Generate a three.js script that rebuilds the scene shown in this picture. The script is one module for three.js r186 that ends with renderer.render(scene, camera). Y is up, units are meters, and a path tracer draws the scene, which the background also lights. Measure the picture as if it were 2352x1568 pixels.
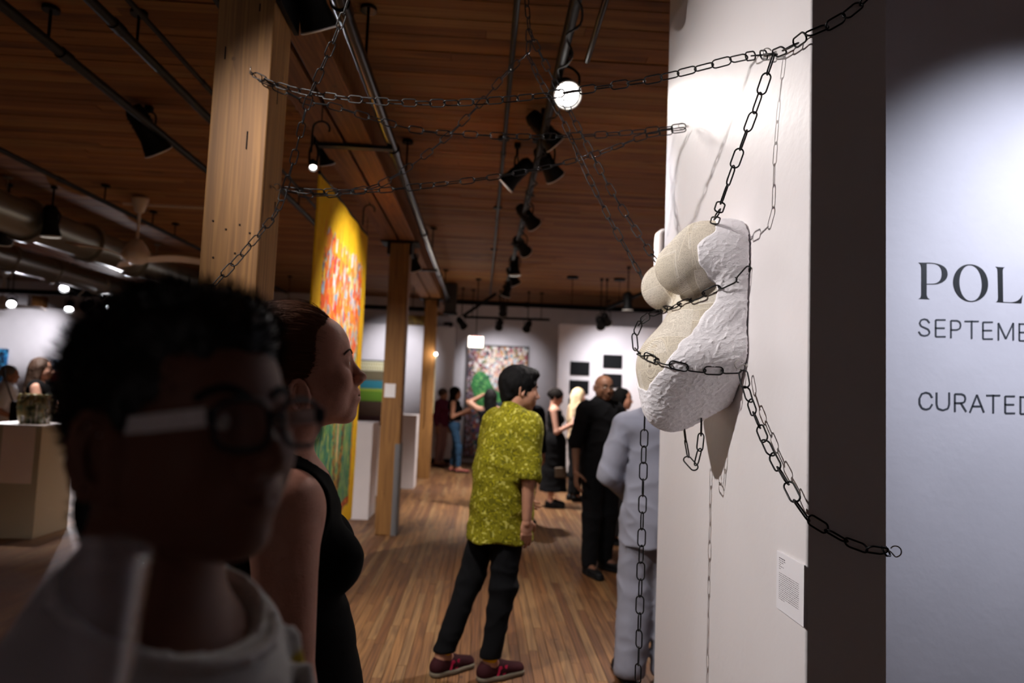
import * as THREE from 'three';
import { mergeGeometries } from 'three/addons/utils/BufferGeometryUtils.js';
import { ImprovedNoise } from 'three/addons/math/ImprovedNoise.js';
import { RoundedBoxGeometry } from 'three/addons/geometries/RoundedBoxGeometry.js';

// ---------- camera, light level ----------
const V = (x, y, z) => new THREE.Vector3(x, y, z);
const scene = new THREE.Scene();
scene.background = new THREE.Color(0x000000);
const renderer = new THREE.WebGLRenderer({ antialias: true });
renderer.toneMapping = THREE.LinearToneMapping;
renderer.toneMappingExposure = 1.6;
renderer.shadowMap.enabled = true;
const PX_W = 2352, PX_H = 1568, FOCAL_PX = 1568;
const camera = new THREE.PerspectiveCamera(2 * Math.atan(PX_H / 2 / FOCAL_PX) * 180 / Math.PI, PX_W / PX_H, 0.05, 100);
const fwd = V(-70, -112, -1568).normalize();             // where the room's depth axis points, seen by the camera
const upv = V(0.043, 1, 0); upv.addScaledVector(fwd, -upv.dot(fwd)).normalize();
const sidev = new THREE.Vector3().crossVectors(upv, fwd.clone().negate());
const camM = new THREE.Matrix4().makeBasis(sidev, upv, fwd.clone().negate()).transpose();
camera.position.set(0, 1.6, 0);
camera.quaternion.setFromRotationMatrix(camM);
camera.focus = 1.72;
camera.userData.fStop = 2.35;
camera.updateMatrixWorld(true);
const rayOf = (px, py) => V(px - PX_W / 2, PX_H / 2 - py, -FOCAL_PX).applyMatrix4(camM);
const at = (px, py, z) => { const w = rayOf(px, py); return w.multiplyScalar(-z / w.z).add(camera.position); };
const onX = (px, py, x) => { const w = rayOf(px, py); return w.multiplyScalar(x / w.x).add(camera.position); };
const camInv = camM.clone().invert();
const toPx = (p) => { const c = p.clone().sub(camera.position).applyMatrix4(camInv); return [PX_W / 2 - FOCAL_PX * c.x / c.z, PX_H / 2 + FOCAL_PX * c.y / c.z, -c.z]; };

// ---------- seeded randomness and noise ----------
let seed = 12345;
const rnd = () => { seed = (seed + 0x6d2b79f5) | 0; let t = Math.imul(seed ^ (seed >>> 15), 1 | seed); t = (t + Math.imul(t ^ (t >>> 7), 61 | t)) ^ t; return ((t ^ (t >>> 14)) >>> 0) / 4294967296; };
const rr = (a, b) => a + (b - a) * rnd();
const hash = (x, y, s) => { let h = Math.imul(x, 374761393) + Math.imul(y, 668265263) + Math.imul(s, 974634777); h = Math.imul(h ^ (h >>> 13), 1274126177); return ((h ^ (h >>> 16)) >>> 0) / 4294967296; };
const mod = (a, n) => ((a % n) + n) % n;
function vnoise(x, y, p, q, s) {                          // value noise that repeats after p, q cells
  const xi = Math.floor(x), yi = Math.floor(y); let fx = x - xi, fy = y - yi; fx = fx * fx * (3 - 2 * fx); fy = fy * fy * (3 - 2 * fy);
  const a = hash(mod(xi, p), mod(yi, q), s), b = hash(mod(xi + 1, p), mod(yi, q), s), c = hash(mod(xi, p), mod(yi + 1, q), s), d = hash(mod(xi + 1, p), mod(yi + 1, q), s);
  return a + (b - a) * fx + (c - a) * fy + (a - b - c + d) * fx * fy;
}
function fbm(u, v, p, q, oct, s) { let t = 0, a = 0.5, n = 0; for (let i = 0; i < oct; i++) { t += a * vnoise(u * p, v * q, p, q, s + i); n += a; a *= 0.5; p *= 2; q *= 2; } return t / n; }
function n3(x, y, z, s) {                                  // 3d value noise
  const xi = Math.floor(x), yi = Math.floor(y), zi = Math.floor(z); let fx = x - xi, fy = y - yi, fz = z - zi; fx = fx * fx * (3 - 2 * fx); fy = fy * fy * (3 - 2 * fy); fz = fz * fz * (3 - 2 * fz);
  const L = (a, b, t) => a + (b - a) * t, h = (i, j, k) => hash(xi + i, yi + j, s + (zi + k) * 57);
  return L(L(L(h(0, 0, 0), h(1, 0, 0), fx), L(h(0, 1, 0), h(1, 1, 0), fx), fy), L(L(h(0, 0, 1), h(1, 0, 1), fx), L(h(0, 1, 1), h(1, 1, 1), fx), fy), fz);
}
const clamp = (x, a = 0, b = 1) => Math.min(b, Math.max(a, x));
const smooth = (a, b, x) => { const t = clamp((x - a) / (b - a)); return t * t * (3 - 2 * t); };
const mix3 = (a, b, t) => [a[0] + (b[0] - a[0]) * t, a[1] + (b[1] - a[1]) * t, a[2] + (b[2] - a[2]) * t];

// ---------- textures: fn(u, v) gives sRGB 0..255, or one grey value ----------
function tex(w, h, metresU, metresV, fn, colour = true) {
  const d = new Uint8Array(w * h * 4);
  for (let y = 0; y < h; y++) for (let x = 0; x < w; x++) {
    const c = fn((x + 0.5) / w, (y + 0.5) / h), i = (y * w + x) * 4;
    if (typeof c === 'number') d[i] = d[i + 1] = d[i + 2] = c; else { d[i] = c[0]; d[i + 1] = c[1]; d[i + 2] = c[2]; }
    d[i + 3] = 255;
  }
  const t = new THREE.DataTexture(d, w, h, THREE.RGBAFormat);
  t.wrapS = t.wrapT = THREE.RepeatWrapping; t.magFilter = THREE.LinearFilter; t.minFilter = THREE.LinearMipmapLinearFilter;
  t.repeat.set(1 / metresU, 1 / metresV); if (colour) t.colorSpace = THREE.SRGBColorSpace; t.needsUpdate = true;
  return t;
}
function canvasTex(w, h, metresU, metresV, draw, colour = true) {
  const c = document.createElement('canvas'); c.width = w; c.height = h; const g = c.getContext('2d'); draw(g, w, h);
  const t = new THREE.CanvasTexture(c); t.wrapS = t.wrapT = THREE.RepeatWrapping; t.repeat.set(1 / metresU, 1 / metresV);
  if (colour) t.colorSpace = THREE.SRGBColorSpace; t.needsUpdate = true; return t;
}
const mat = (color, roughness = 0.7, more = {}) => new THREE.MeshStandardMaterial({ color, roughness, ...more });
const phys = (color, roughness, more = {}) => new THREE.MeshPhysicalMaterial({ color, roughness, ...more });

// ---------- names, things, parts ----------
const taken = new Map();
function numbered(name) { const n = taken.get(name) ?? 0; taken.set(name, n + 1); return n ? name + '_' + String(n).padStart(3, '0') : name; }
function tag(o, label, category, group, kind) { if (label) o.userData.label = label; if (category) o.userData.category = category; if (group) o.userData.group = group; if (kind) o.userData.kind = kind; return o; }
function thing(name, label, category, pos = [0, 0, 0], turn = 0, group) {
  const o = new THREE.Group(); o.name = numbered(name); o.position.set(...(pos.isVector3 ? pos.toArray() : pos)); o.rotation.y = turn; scene.add(o); return tag(o, label, category, group);
}
function boxUV(g) {                                        // uv in metres along the axes each face looks down least
  const o = g.index ? g.toNonIndexed() : g; if (!o.attributes.normal) o.computeVertexNormals();
  const p = o.attributes.position, uv = new Float32Array(p.count * 2), a = V(), b = V(), c = V(), e = V();
  for (let i = 0; i < p.count; i += 3) {
    a.fromBufferAttribute(p, i); b.fromBufferAttribute(p, i + 1); c.fromBufferAttribute(p, i + 2);
    e.copy(b).sub(a).cross(c.clone().sub(a)); const x = Math.abs(e.x), y = Math.abs(e.y), z = Math.abs(e.z);
    for (let k = 0; k < 3; k++) { const q = [a, b, c][k]; uv[(i + k) * 2] = x >= y && x >= z ? q.z : q.x; uv[(i + k) * 2 + 1] = y > x && y > z ? q.z : q.y; }
  }
  o.setAttribute('uv', new THREE.BufferAttribute(uv, 2)); return o;
}
function fin(g) { if (g.userData.uvDone) return g.index ? g.toNonIndexed() : g; return boxUV(g); }
function clean(g) { for (const k of Object.keys(g.attributes)) if (!['position', 'normal', 'uv', 'color'].includes(k)) g.deleteAttribute(k); return g; }
function obj(name, geoms, material, parent = scene) {
  const list = (Array.isArray(geoms) ? geoms : [geoms]).map((g) => clean(fin(g)));
  const m = new THREE.Mesh(list.length > 1 ? mergeGeometries(list) : list[0], material);
  m.name = parent === scene ? numbered(name) : name; m.castShadow = m.receiveShadow = true; parent.add(m); return m;
}
const sub = (root, name, geoms, material, label) => { const m = obj(name, geoms, material, root); if (label) m.userData.label = label; return m; };
function box(w, h, d, x = 0, y = 0, z = 0, r = 0) { const g = r ? new RoundedBoxGeometry(w, h, d, 2, r) : new THREE.BoxGeometry(w, h, d); g.translate(x, y, z); return g; }
function cyl(a, b, r1, r2 = r1, seg = 16) {               // frustum from a to b
  const d = b.clone().sub(a), g = new THREE.CylinderGeometry(r2, r1, d.length(), seg);
  g.applyQuaternion(new THREE.Quaternion().setFromUnitVectors(V(0, 1, 0), d.clone().normalize())); const m = a.clone().add(b).multiplyScalar(0.5); g.translate(m.x, m.y, m.z); return g;
}
function tube(pts, r, seg = 48, rs = 8, closed = false) { return new THREE.TubeGeometry(new THREE.CatmullRomCurve3(pts, closed, 'centripetal'), seg, r, rs, closed); }
const lathe = (pairs, seg = 28) => new THREE.LatheGeometry(pairs.map(([r, y]) => new THREE.Vector2(r, y)), seg);
const lookQ = (dir) => new THREE.Quaternion().setFromUnitVectors(V(0, -1, 0), dir.clone().normalize());   // turns "down" to dir
// ---------- materials ----------
function woodTex(w, h, mu, mv, light, dark, s, p = 14, knots = 3, streak = 1) {
  const ks = []; for (let i = 0; i < knots; i++) ks.push([hash(i, 1, s), hash(i, 2, s), 0.012 + 0.02 * hash(i, 3, s)]);
  return tex(w, h, mu, mv, (u, v) => {
    let wob = 0.05 * fbm(u, v, 3, 2, 3, s), dk = 0;
    for (const [ku, kv, kr] of ks) { let du = u - ku, dv = (v - kv) * mv / mu; const r = Math.hypot(du, dv * 0.35); wob += 0.03 * Math.sign(du) * Math.exp(-r * r / (kr * kr * 6)); dk += Math.exp(-Math.pow(Math.hypot(du, dv) / kr, 4)); }
    const g = fbm(u + wob, v, p, 2, 4, s + 7), fine = vnoise((u + wob) * p * 12, v * 6, p * 12, 6, s + 9), big = fbm(u, v, 2, 2, 2, s + 13);
    const t = clamp(0.1 + streak * (0.75 * Math.pow(Math.abs(Math.sin((g * 5 + (u + wob) * 3) * 3.1)), 2) * 0.55 + 0.35 * fine) + 0.25 * (big - 0.5) + dk);
    return mix3(light, dark, t);
  });
}
const T = {};
T.floor = woodTex(256, 1024, 0.32, 2.0, [148, 112, 70], [74, 50, 28], 11, 10, 3);
T.post = woodTex(512, 1024, 0.5, 2.4, [164, 118, 62], [108, 72, 34], 23, 9, 4, 0.85);
T.wallBump = tex(512, 512, 0.9, 0.9, (u, v) => 255 * (0.7 * fbm(u, v, 40, 40, 3, 3) + 0.3 * fbm(u, v, 6, 6, 3, 5)), false);
T.scuff = tex(512, 512, 2.3, 2.3, (u, v) => { const n = fbm(u, v, 7, 7, 5, 71); const k = 232 + 20 * n; return [k, k - 3, k - 1]; });
// grain of the deck runs along x: swap
T.deck = (() => { const l = [190, 140, 76], d = [108, 70, 34]; return tex(1024, 256, 2.6, 0.5, (u, v) => { const wob = 0.04 * fbm(u, v, 2, 3, 3, 41); const g = fbm(u, v + wob, 3, 14, 4, 44), f = vnoise(u * 8, (v + wob) * 160, 8, 160, 48); const blot = smooth(0.62, 0.8, fbm(u, v, 5, 4, 3, 52)); return mix3(l, d, clamp(0.15 + 0.5 * g + 0.3 * f + 0.35 * blot)); }); })();
const tints = (t, list, rough, more) => list.map((c) => mat(c, rough, { map: t, ...more }));
const M = {
  white: mat(0xe6e2e2, 0.6, { map: T.scuff, bumpMap: T.wallBump, bumpScale: 0.0009 }),
  satin: phys(0xe9e5e6, 0.42, { bumpMap: T.wallBump, bumpScale: 0.0011, specularIntensity: 0.6 }),
  galleryWall: mat(0xdcd8d8, 0.8, { map: T.scuff }),
  floor: tints(T.floor, [0xffffff, 0xf0e2d6, 0xe2cdbb, 0xfff2e2, 0xcdb39f], 0.6),
  deck: tints(T.deck, [0xffffff, 0xeadccf, 0xfff0e0, 0xd8c4b2], 0.75),
  post: mat(0xffffff, 0.65, { map: T.post, bumpMap: T.post, bumpScale: 0.0012 }),
  beam: mat(0xe6d2c0, 0.7, { map: T.post }),
  black: phys(0x09090b, 0.6, { specularIntensity: 0.35 }), blackMetal: phys(0x0b0b0d, 0.5, { specularIntensity: 0.45 }),
  pipe: phys(0x070709, 0.22, { specularIntensity: 0.7 }),
  chain: phys(0x09090b, 0.4, { specularIntensity: 0.5 }),
  zinc: mat(0x9a978c, 0.36, { metalness: 0.85 }), steel: mat(0xb8b6b2, 0.3, { metalness: 0.9 }),
  reflector: mat(0xe2e0da, 0.35, { metalness: 0.2 }),
  cream: mat(0xcdbfb2, 0.5), paper: mat(0xeeecee, 0.8), charcoal: phys(0x0d0d10, 0.85, { specularIntensity: 0.3 }), grey: mat(0x6d6d70, 0.6),
};
const glow = (c, k) => new THREE.MeshStandardMaterial({ color: 0x222222, emissive: c, emissiveIntensity: k, roughness: 0.5 });
// ---------- the setting: floor, ceiling, walls, partitions ----------
const RX0 = -10.5, RX1 = 6, RZ0 = -15.35, RZ1 = 4.5, CEIL = 3.6;
const struct = (o) => { o.userData.kind = 'structure'; return o; };
function shell(name, label, parts, m) { const o = struct(obj(name, parts, m)); o.userData.label = label; return o; }
function visibleArea(c, w, l, keep) { const a = toPx(c); if (a[2] < 0.4 || !keep(a[0], a[1])) return 0; return w * l * FOCAL_PX * FOCAL_PX / (a[2] * a[2]); }
{ // floor of narrow strips that run away from the camera
  const floor = new THREE.Group(); floor.name = 'floor'; scene.add(floor); struct(floor); floor.userData.label = 'worn golden brown strip floor running the length of the gallery';
  sub(floor, 'subfloor', box(RX1 - RX0 + 0.4, 0.2, RZ1 - RZ0 + 0.4, (RX0 + RX1) / 2, -0.12, (RZ0 + RZ1) / 2), mat(0x2a1a10, 0.9));
  const PW = 0.06, variants = [];
  for (let k = 0; k < 10; k++) { const g = boxUV(box(PW - 0.003, 0.02, 1, 0, -0.01, 0)); const uv = g.attributes.uv; const ou = rnd(), ov = rnd() * 2; for (let i = 0; i < uv.count; i++) uv.setXY(i, uv.getX(i) + ou * 0.32, uv.getY(i) + ov); variants.push(g); }
  const all = [];
  for (let x = RX0; x < RX1; x += PW) { let z = RZ1 - rr(0, 1.2); while (z > RZ0) { const l = rr(0.7, 1.9), e = Math.max(RZ0, z - l); if (z - e > 0.05) all.push({ x: x + PW / 2, z: (z + e) / 2, l: z - e - 0.002, y: -rr(0, 0.0012), v: Math.floor(rnd() * 10), m: Math.floor(Math.pow(rnd(), 1.2) * 5) }); z = e; } }
  for (const b of all) b.a = visibleArea(V(b.x, 0, b.z), PW, b.l * Math.min(1, 1.6 / Math.max(1, -b.z)), (px, py) => py < 1600 && ((px > 760 && px < 1540 && py > 1060) || (px < 190 && px > -40 && py > 1180)));
  all.sort((a, b) => b.a - a.a);
  const rest = M.floor.map(() => []);
  all.forEach((b, i) => {
    if (i < 290 && b.a > 0) { const p = new THREE.Mesh(variants[b.v], M.floor[b.m]); p.name = 'floorboard'; p.position.set(b.x, b.y, b.z); p.scale.z = b.l; p.receiveShadow = true; floor.add(p); }
    else { const g = variants[b.v].clone(); g.scale(1, 1, b.l); g.translate(b.x, b.y, b.z); rest[b.m].push(g); }
  });
  rest.forEach((r, i) => { const p = obj('floorboards', r.map((g) => { g.userData.uvDone = true; return g; }), M.floor[i], floor); p.userData.kind = 'stuff'; });
}
{ // timber deck above: boards across the room, laid edge to edge
  const ceil = new THREE.Group(); ceil.name = 'ceiling'; scene.add(ceil); struct(ceil); ceil.userData.label = 'brown timber plank ceiling with dark joints, boards laid across the room';
  sub(ceil, 'roof_deck', box(RX1 - RX0 + 0.4, 0.2, RZ1 - RZ0 + 0.4, (RX0 + RX1) / 2, CEIL + 0.14, (RZ0 + RZ1) / 2), mat(0x140b06, 0.95));
  const PW = 0.094, variants = [];
  for (let k = 0; k < 10; k++) { const g = boxUV(box(1, 0.03, PW - 0.006, 0, 0.015, 0, 0)); const uv = g.attributes.uv; const ou = rnd() * 2.6, ov = rnd() * 0.5; for (let i = 0; i < uv.count; i++) uv.setXY(i, uv.getX(i) * 2.5 + ou, uv.getY(i) + ov); variants.push(g); }
  const all = [];
  for (let z = RZ1; z > RZ0; z -= PW) { let x = RX0 - rr(0, 2); while (x < RX1) { const l = rr(1.9, 4.2), e = Math.min(RX1, x + l), s = Math.max(x, RX0); if (e - s > 0.05) all.push({ x: (s + e) / 2, z: z - PW / 2, l: e - s - 0.003, y: rr(0, 0.006), v: Math.floor(rnd() * 10), m: Math.floor(rnd() * 4) }); x = e; } }
  for (const b of all) b.a = visibleArea(V(b.x, CEIL, b.z), b.l, PW * Math.min(1, 2 / Math.max(1, -b.z)), (px, py) => px < 1900 && px > -900 && py > -60 && py < 660);
  all.sort((a, b) => b.a - a.a);
  const rest = M.deck.map(() => []);
  all.forEach((b, i) => {
    if (i < 290 && b.a > 0) { const p = new THREE.Mesh(variants[b.v], M.deck[b.m]); p.name = 'ceiling_board'; p.position.set(b.x, CEIL + b.y, b.z); p.scale.x = b.l; p.receiveShadow = true; ceil.add(p); }
    else { const g = variants[b.v].clone(); g.scale(b.l, 1, 1); g.translate(b.x, CEIL + b.y, b.z); g.userData.uvDone = true; rest[b.m].push(g); }
  });
  rest.forEach((r, i) => { const p = obj('ceiling_boards', r, M.deck[i], ceil); p.userData.kind = 'stuff'; });
}
const H2 = CEIL + 0.05;
shell('wall_back', 'grey white far gallery wall behind the large painting', box(RX1 - RX0 + 0.4, H2, 0.2, (RX0 + RX1) / 2, H2 / 2, RZ0 - 0.1), M.galleryWall);
shell('wall_left', 'long white side wall of the gallery at the left', box(0.2, H2, RZ1 - RZ0, RX0 - 0.1, H2 / 2, (RZ0 + RZ1) / 2), M.galleryWall);
shell('wall_right', 'white side wall of the gallery behind the partitions', box(0.2, H2, RZ1 - RZ0, RX1 + 0.1, H2 / 2, (RZ0 + RZ1) / 2), M.galleryWall);
shell('wall_front', 'white gallery wall behind the viewer', box(RX1 - RX0 + 0.4, H2, 0.2, (RX0 + RX1) / 2, H2 / 2, RZ1 + 0.1), M.galleryWall);
// near partition with the sculpture: its long face looks left, its end looks at the camera
const PXF = 0.8, PXB = 1.0, PZ1 = -1.648, PZ0 = -3.03;
{ const g = box(PXB - PXF, CEIL + 0.02, PZ1 - PZ0, (PXF + PXB) / 2, (CEIL + 0.02) / 2, (PZ1 + PZ0) / 2, 0.006); const o = struct(obj('partition_near', g, M.satin)); o.userData.label = 'white painted partition wall that carries the chained torso sculpture'; }
const TXT_Z = -2.5;
shell('wall_text', 'bluish white wall with black exhibition lettering at the right edge', box(RX1 - PXB, CEIL + 0.02, 0.12, (RX1 + PXB) / 2, (CEIL + 0.02) / 2, TXT_Z - 0.06), M.white);
// low display partitions at the far end
function partition(x0, x1, z, h, label) { const o = struct(obj('partition', [box(x1 - x0, h, 0.14, (x0 + x1) / 2, h / 2, z - 0.07, 0.004)], M.white)); o.userData.label = label; obj('baseboard', box(x1 - x0 + 0.01, 0.1, 0.02, (x0 + x1) / 2, 0.05, z + 0.008), M.charcoal, o); return o; }
partition(1.46, 4.6, -13.2, 2.95, 'white freestanding display wall hung with small black pictures');
partition(RX0, -3.1, -14.7, 2.95, 'white display wall at the far left under the spotlights');
partition(-2.9, -0.62, -14.9, 2.95, 'white display wall with the striped textile behind the posts');
// ---------- timber posts and the double beam they carry ----------
const PX = -0.975, PW2 = 0.11, BEAM_Y = 3.22;
function post(zFront, label, extra) {
  const t = thing('timber_post', label, 'post', [PX, 0, zFront - PW2], 0);
  const g = box(PW2 * 2, BEAM_Y - 0.02, PW2 * 2, 0, (BEAM_Y - 0.02) / 2, 0, 0.008); g.rotateY(0); const o = sub(t, 'shaft', g, M.post);
  sub(t, 'cap_plate', [box(0.42, 0.018, 0.3, 0, BEAM_Y - 0.012, 0), box(0.02, 0.14, 0.26, -0.125, BEAM_Y - 0.08, 0), box(0.02, 0.14, 0.26, 0.125, BEAM_Y - 0.08, 0)], M.blackMetal);
  if (extra) extra(t); return t;
}
post(-2.6, 'thick pine post nearest the camera with chain hooks screwed into it', (t) => {
  // drying checks and nail holes cut as small dark slivers set in the timber
  const dark = mat(0x1c0f07, 0.95), list = [];
  for (const [x, y, h] of [[0.035, 2.52, 0.07], [-0.07, 2.86, 0.05], [0.05, 3.05, 0.03]]) list.push(box(0.004, h, 0.004, x, y, PW2));
  for (const [x, y] of [[-0.07, 2.2], [0.03, 2.19], [0.07, 2.16], [-0.02, 2.17], [0.02, 2.08], [-0.06, 2.06], [0.0, 1.92]]) list.push(box(0.006, 0.006, 0.004, x, y, PW2));
  for (const g of list) sub(t, 'drying_check', g, dark);
  const side = [box(0.004, 0.09, 0.004, PW2, 2.75, 0.02), box(0.004, 0.05, 0.004, PW2, 2.3, -0.04)]; for (const g of side) sub(t, 'drying_check', g, dark);
});
post(-7.55, 'second pine post with a white card and a grey corner guard', (t) => {
  sub(t, 'corner_guard', [box(0.05, 0.98, 0.012, PW2 - 0.024, 0.49, PW2 + 0.005), box(0.012, 0.98, 0.2, PW2 + 0.006, 0.49, 0.012)], M.grey, 'grey metal corner guard');
});
post(-12.3, 'farthest pine post in front of the end wall', null);
{
  const t = thing('timber_beam', 'double timber ceiling beam carried by the row of pine posts', 'beam', [-0.99, BEAM_Y, 0]);
  const L = RZ1 - RZ0 - 0.02, zc = (RZ1 + RZ0) / 2, hh = CEIL - BEAM_Y - 0.012;
  for (const s of [-1, 1]) sub(t, 'beam_half', box(0.168, hh, L, s * 0.096, hh / 2 + 0.001, zc, 0.006), M.beam);
  for (const z of [-4.56, -9.3]) sub(t, 'strap', [box(0.5, 0.022, 0.06, 0.07, -0.014, z)], M.blackMetal);
}
{
  const t = thing('timber_beam', 'timber ceiling beam at the left behind the ventilation ducts', 'beam', [-5.9, BEAM_Y, 0]);
  const L = RZ1 - RZ0 - 0.02, zc = (RZ1 + RZ0) / 2, hh = CEIL - BEAM_Y - 0.012;
  for (const s of [-1, 1]) sub(t, 'beam_half', box(0.168, hh, L, s * 0.096, hh / 2 + 0.001, zc, 0.006), M.beam);
}
// ---------- pipes and conduits under the deck ----------
function pipe(name, label, cat, pts, r, m, couplers = [], hangers = []) {
  const a = pts[0], t = thing(name, label, cat, a);
  const loc = pts.map((p) => p.clone().sub(a)), segs = [];
  for (let i = 0; i < loc.length - 1; i++) segs.push(cyl(loc[i], loc[i + 1], r, r, 18));
  sub(t, name === 'ventilation_duct' ? 'duct_wall' : 'tube', segs, m);
  for (const f of couplers) { const p = loc[0].clone().lerp(loc[1], f), d = loc[1].clone().sub(loc[0]).normalize(); sub(t, name === 'ventilation_duct' ? 'seam' : 'coupler', cyl(p.clone().addScaledVector(d, -0.045), p.clone().addScaledVector(d, 0.045), r * 1.22, r * 1.22, 16), m); }
  for (const f of hangers) { const p = loc[0].clone().lerp(loc[1], f); const top = CEIL - 0.005 - a.y; if (top > p.y + 0.02) sub(t, 'hanger', [cyl(p, V(p.x, top, p.z), 0.008, 0.008, 8), cyl(V(p.x, top - 0.02, p.z), V(p.x, top, p.z), 0.045, 0.045, 12)], m); }
  return t;
}
pipe('sprinkler_pipe', 'glossy black pipe running along the right edge of the big beam', 'pipe', [V(-0.68, 3.25, 2), V(-0.69, 3.25, -12.9)], 0.037, M.pipe, [0.33, 0.45, 0.62, 0.8], [0.37, 0.5, 0.7, 0.9]);
pipe('lighting_rail', 'black lighting rail at the left that carries a spotlight', 'rail', [V(-2.42, 3.4, 1), V(-2.46, 3.4, -6.6)], 0.028, M.blackMetal, [0.64], [0.2, 0.62, 0.93]);
pipe('conduit', 'black ceiling conduit between the left lighting rail and the nearest post', 'pipe', [V(-1.97, 3.4, 1), V(-1.96, 3.4, -9)], 0.026, M.blackMetal, [0.45], [0.25, 0.47, 0.62, 0.8]);
pipe('conduit', 'thin black conduit closest to the left of the nearest post', 'pipe', [V(-1.79, 3.42, 1), V(-1.8, 3.42, -9)], 0.014, M.blackMetal, [0.52], [0.3, 0.55]);
pipe('conduit', 'thin dark conduit above the upper ventilation duct', 'pipe', [V(-4.05, 3.42, 1), V(-4.05, 3.42, -14)], 0.022, M.blackMetal, [0.5], [0.4, 0.55, 0.62, 0.66, 0.8]);
pipe('conduit', 'dark conduit hanging under the far end of the lower duct', 'pipe', [V(-7.3, 3.1, -4), V(-7.1, 3.1, -14.5)], 0.022, M.blackMetal, [0.4], [0.3, 0.6, 0.75]);
{
  const t = pipe('conduit', 'thin conduit feeding the ceiling fan across the deck', 'pipe', [V(-4.05, 3.5, -7.62), V(-3.05, 3.5, -7.62)], 0.014, M.cream);
}
pipe('ventilation_duct', 'upper galvanised spiral ventilation duct at the left', 'duct', [V(-4.95, 3.22, 1), V(-4.95, 3.22, -15.2)], 0.2, M.zinc, [0.45, 0.52, 0.59, 0.66, 0.8], [0.5, 0.7]);
pipe('ventilation_duct', 'lower galvanised ventilation duct behind the ceiling fan', 'duct', [V(-6.65, 3.17, 1), V(-6.65, 3.17, -15.2)], 0.17, M.steel, [0.6, 0.66, 0.72, 0.8], [0.6, 0.8]);
// rails that cross the room near the far walls
pipe('cross_rail', 'black lighting rail crossing the room in front of the left wall', 'rail', [V(-10.2, 3.08, -12.9), V(-0.9, 3.08, -12.9)], 0.045, M.black, [0.3, 0.7], [0.15, 0.45, 0.7, 0.95]);
pipe('cross_rail', 'short black rail of spotlights above the large painting', 'rail', [V(-0.42, 3.04, -13.55), V(1.3, 3.06, -13.55)], 0.026, M.black, [], [0.1, 0.5, 0.9]);
pipe('cross_pipe', 'dark pipe crossing under the deck just before the end wall', 'pipe', [V(-0.85, 3.42, -14.2), V(4.9, 3.42, -14.2)], 0.05, M.black, [0.3, 0.6], [0.2, 0.6]);
pipe('rail_brace', 'dark slanting brace pipe up at the right of the ceiling', 'pipe', [V(2.1, 3.1, -11.6), V(3.0, 3.45, -10)], 0.03, M.black);
pipe('rail_brace', 'dark slanting brace pipe left of the exit sign', 'pipe', [V(-0.42, 3.06, -13.5), V(0.2, 3.5, -13.3)], 0.03, M.black);
// main spotlight track, three rods side by side
const TRX = 0.36;
pipe('track_rail', 'long black spotlight track running down the middle of the ceiling', 'rail', [V(TRX, 3.42, 1.5), V(TRX, 3.42, -13.2)], 0.028, M.blackMetal, [0.38, 0.52, 0.68], [0.3, 0.46, 0.6, 0.72, 0.85]);
pipe('track_rail', 'thinner black rod beside the long spotlight track', 'rail', [V(TRX - 0.27, 3.46, 1.5), V(TRX - 0.27, 3.46, -13.2)], 0.016, M.blackMetal, [0.46, 0.6, 0.75], [0.46, 0.6, 0.75]);
pipe('track_rod', 'glossy black rod leading to the lit spotlight', 'rail', [V(0.52, 3.55, -1.5), V(0.5, 3.42, -3.6)], 0.016, M.pipe);
// loose cables looped along the track
{
  const P = []; for (let i = 0; i < 60; i++) { const z = -2.6 - i * 0.1; P.push(V(TRX + 0.03 * Math.sin(i * 1.7) + 0.01, 3.38 - 0.035 * Math.abs(Math.sin(i * 0.9)), z)); }
  tag(obj('cable', tube(P, 0.006, 200, 6), M.black), 'black cable tied loosely along the long spotlight track', 'cable');
}
{ // dark box duct dropping from the ceiling at the end of the black pipe
  const a = at(1035, 697, 12.9), t = thing('drop_box', 'dark grey square duct drop at the end of the black pipe', 'duct', [a.x, 3.0, a.z]);
  sub(t, 'casing', box(0.22, 0.55, 0.22, 0, 0.3, 0, 0.01), mat(0x2a2623, 0.7)); sub(t, 'flange', box(0.27, 0.03, 0.27, 0, 0.02, 0), M.blackMetal);
}
// ---------- ceiling fans ----------
function fan(pos, turn, label) {
  const t = thing('ceiling_fan', label, 'fan', pos, turn);
  const top = CEIL - pos[1] - 0.03, mt = M.cream;
  sub(t, 'canopy', lathe([[0, top], [0.085, top], [0.085, top - 0.03], [0.05, top - 0.15], [0.03, top - 0.17], [0, top - 0.17]]), mt);
  sub(t, 'rod', cyl(V(0, 0.15, 0), V(0, top - 0.15, 0), 0.016), mt);
  sub(t, 'motor', lathe([[0, 0.2], [0.05, 0.19], [0.1, 0.13], [0.145, 0.05], [0.15, 0.0], [0.13, -0.04], [0.07, -0.075], [0, -0.085]]), mt);
  for (let k = 0; k < 3; k++) {
    const g = new THREE.BoxGeometry(0.62, 0.012, 0.15, 16, 1, 4), p = g.attributes.position;
    for (let i = 0; i < p.count; i++) { const x = p.getX(i) + 0.31, f = x / 0.62; p.setXYZ(i, x + 0.12, p.getY(i) + p.getZ(i) * 0.28 + 0.03 * Math.sin(f * 3) - 0.02, p.getZ(i) * (0.55 + 0.6 * Math.sin(Math.min(1, f * 1.1) * 2.2))); }
    g.computeVertexNormals(); g.rotateY(k * Math.PI * 2 / 3); sub(t, 'blade', g, mt);
  }
  return t;
}
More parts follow.
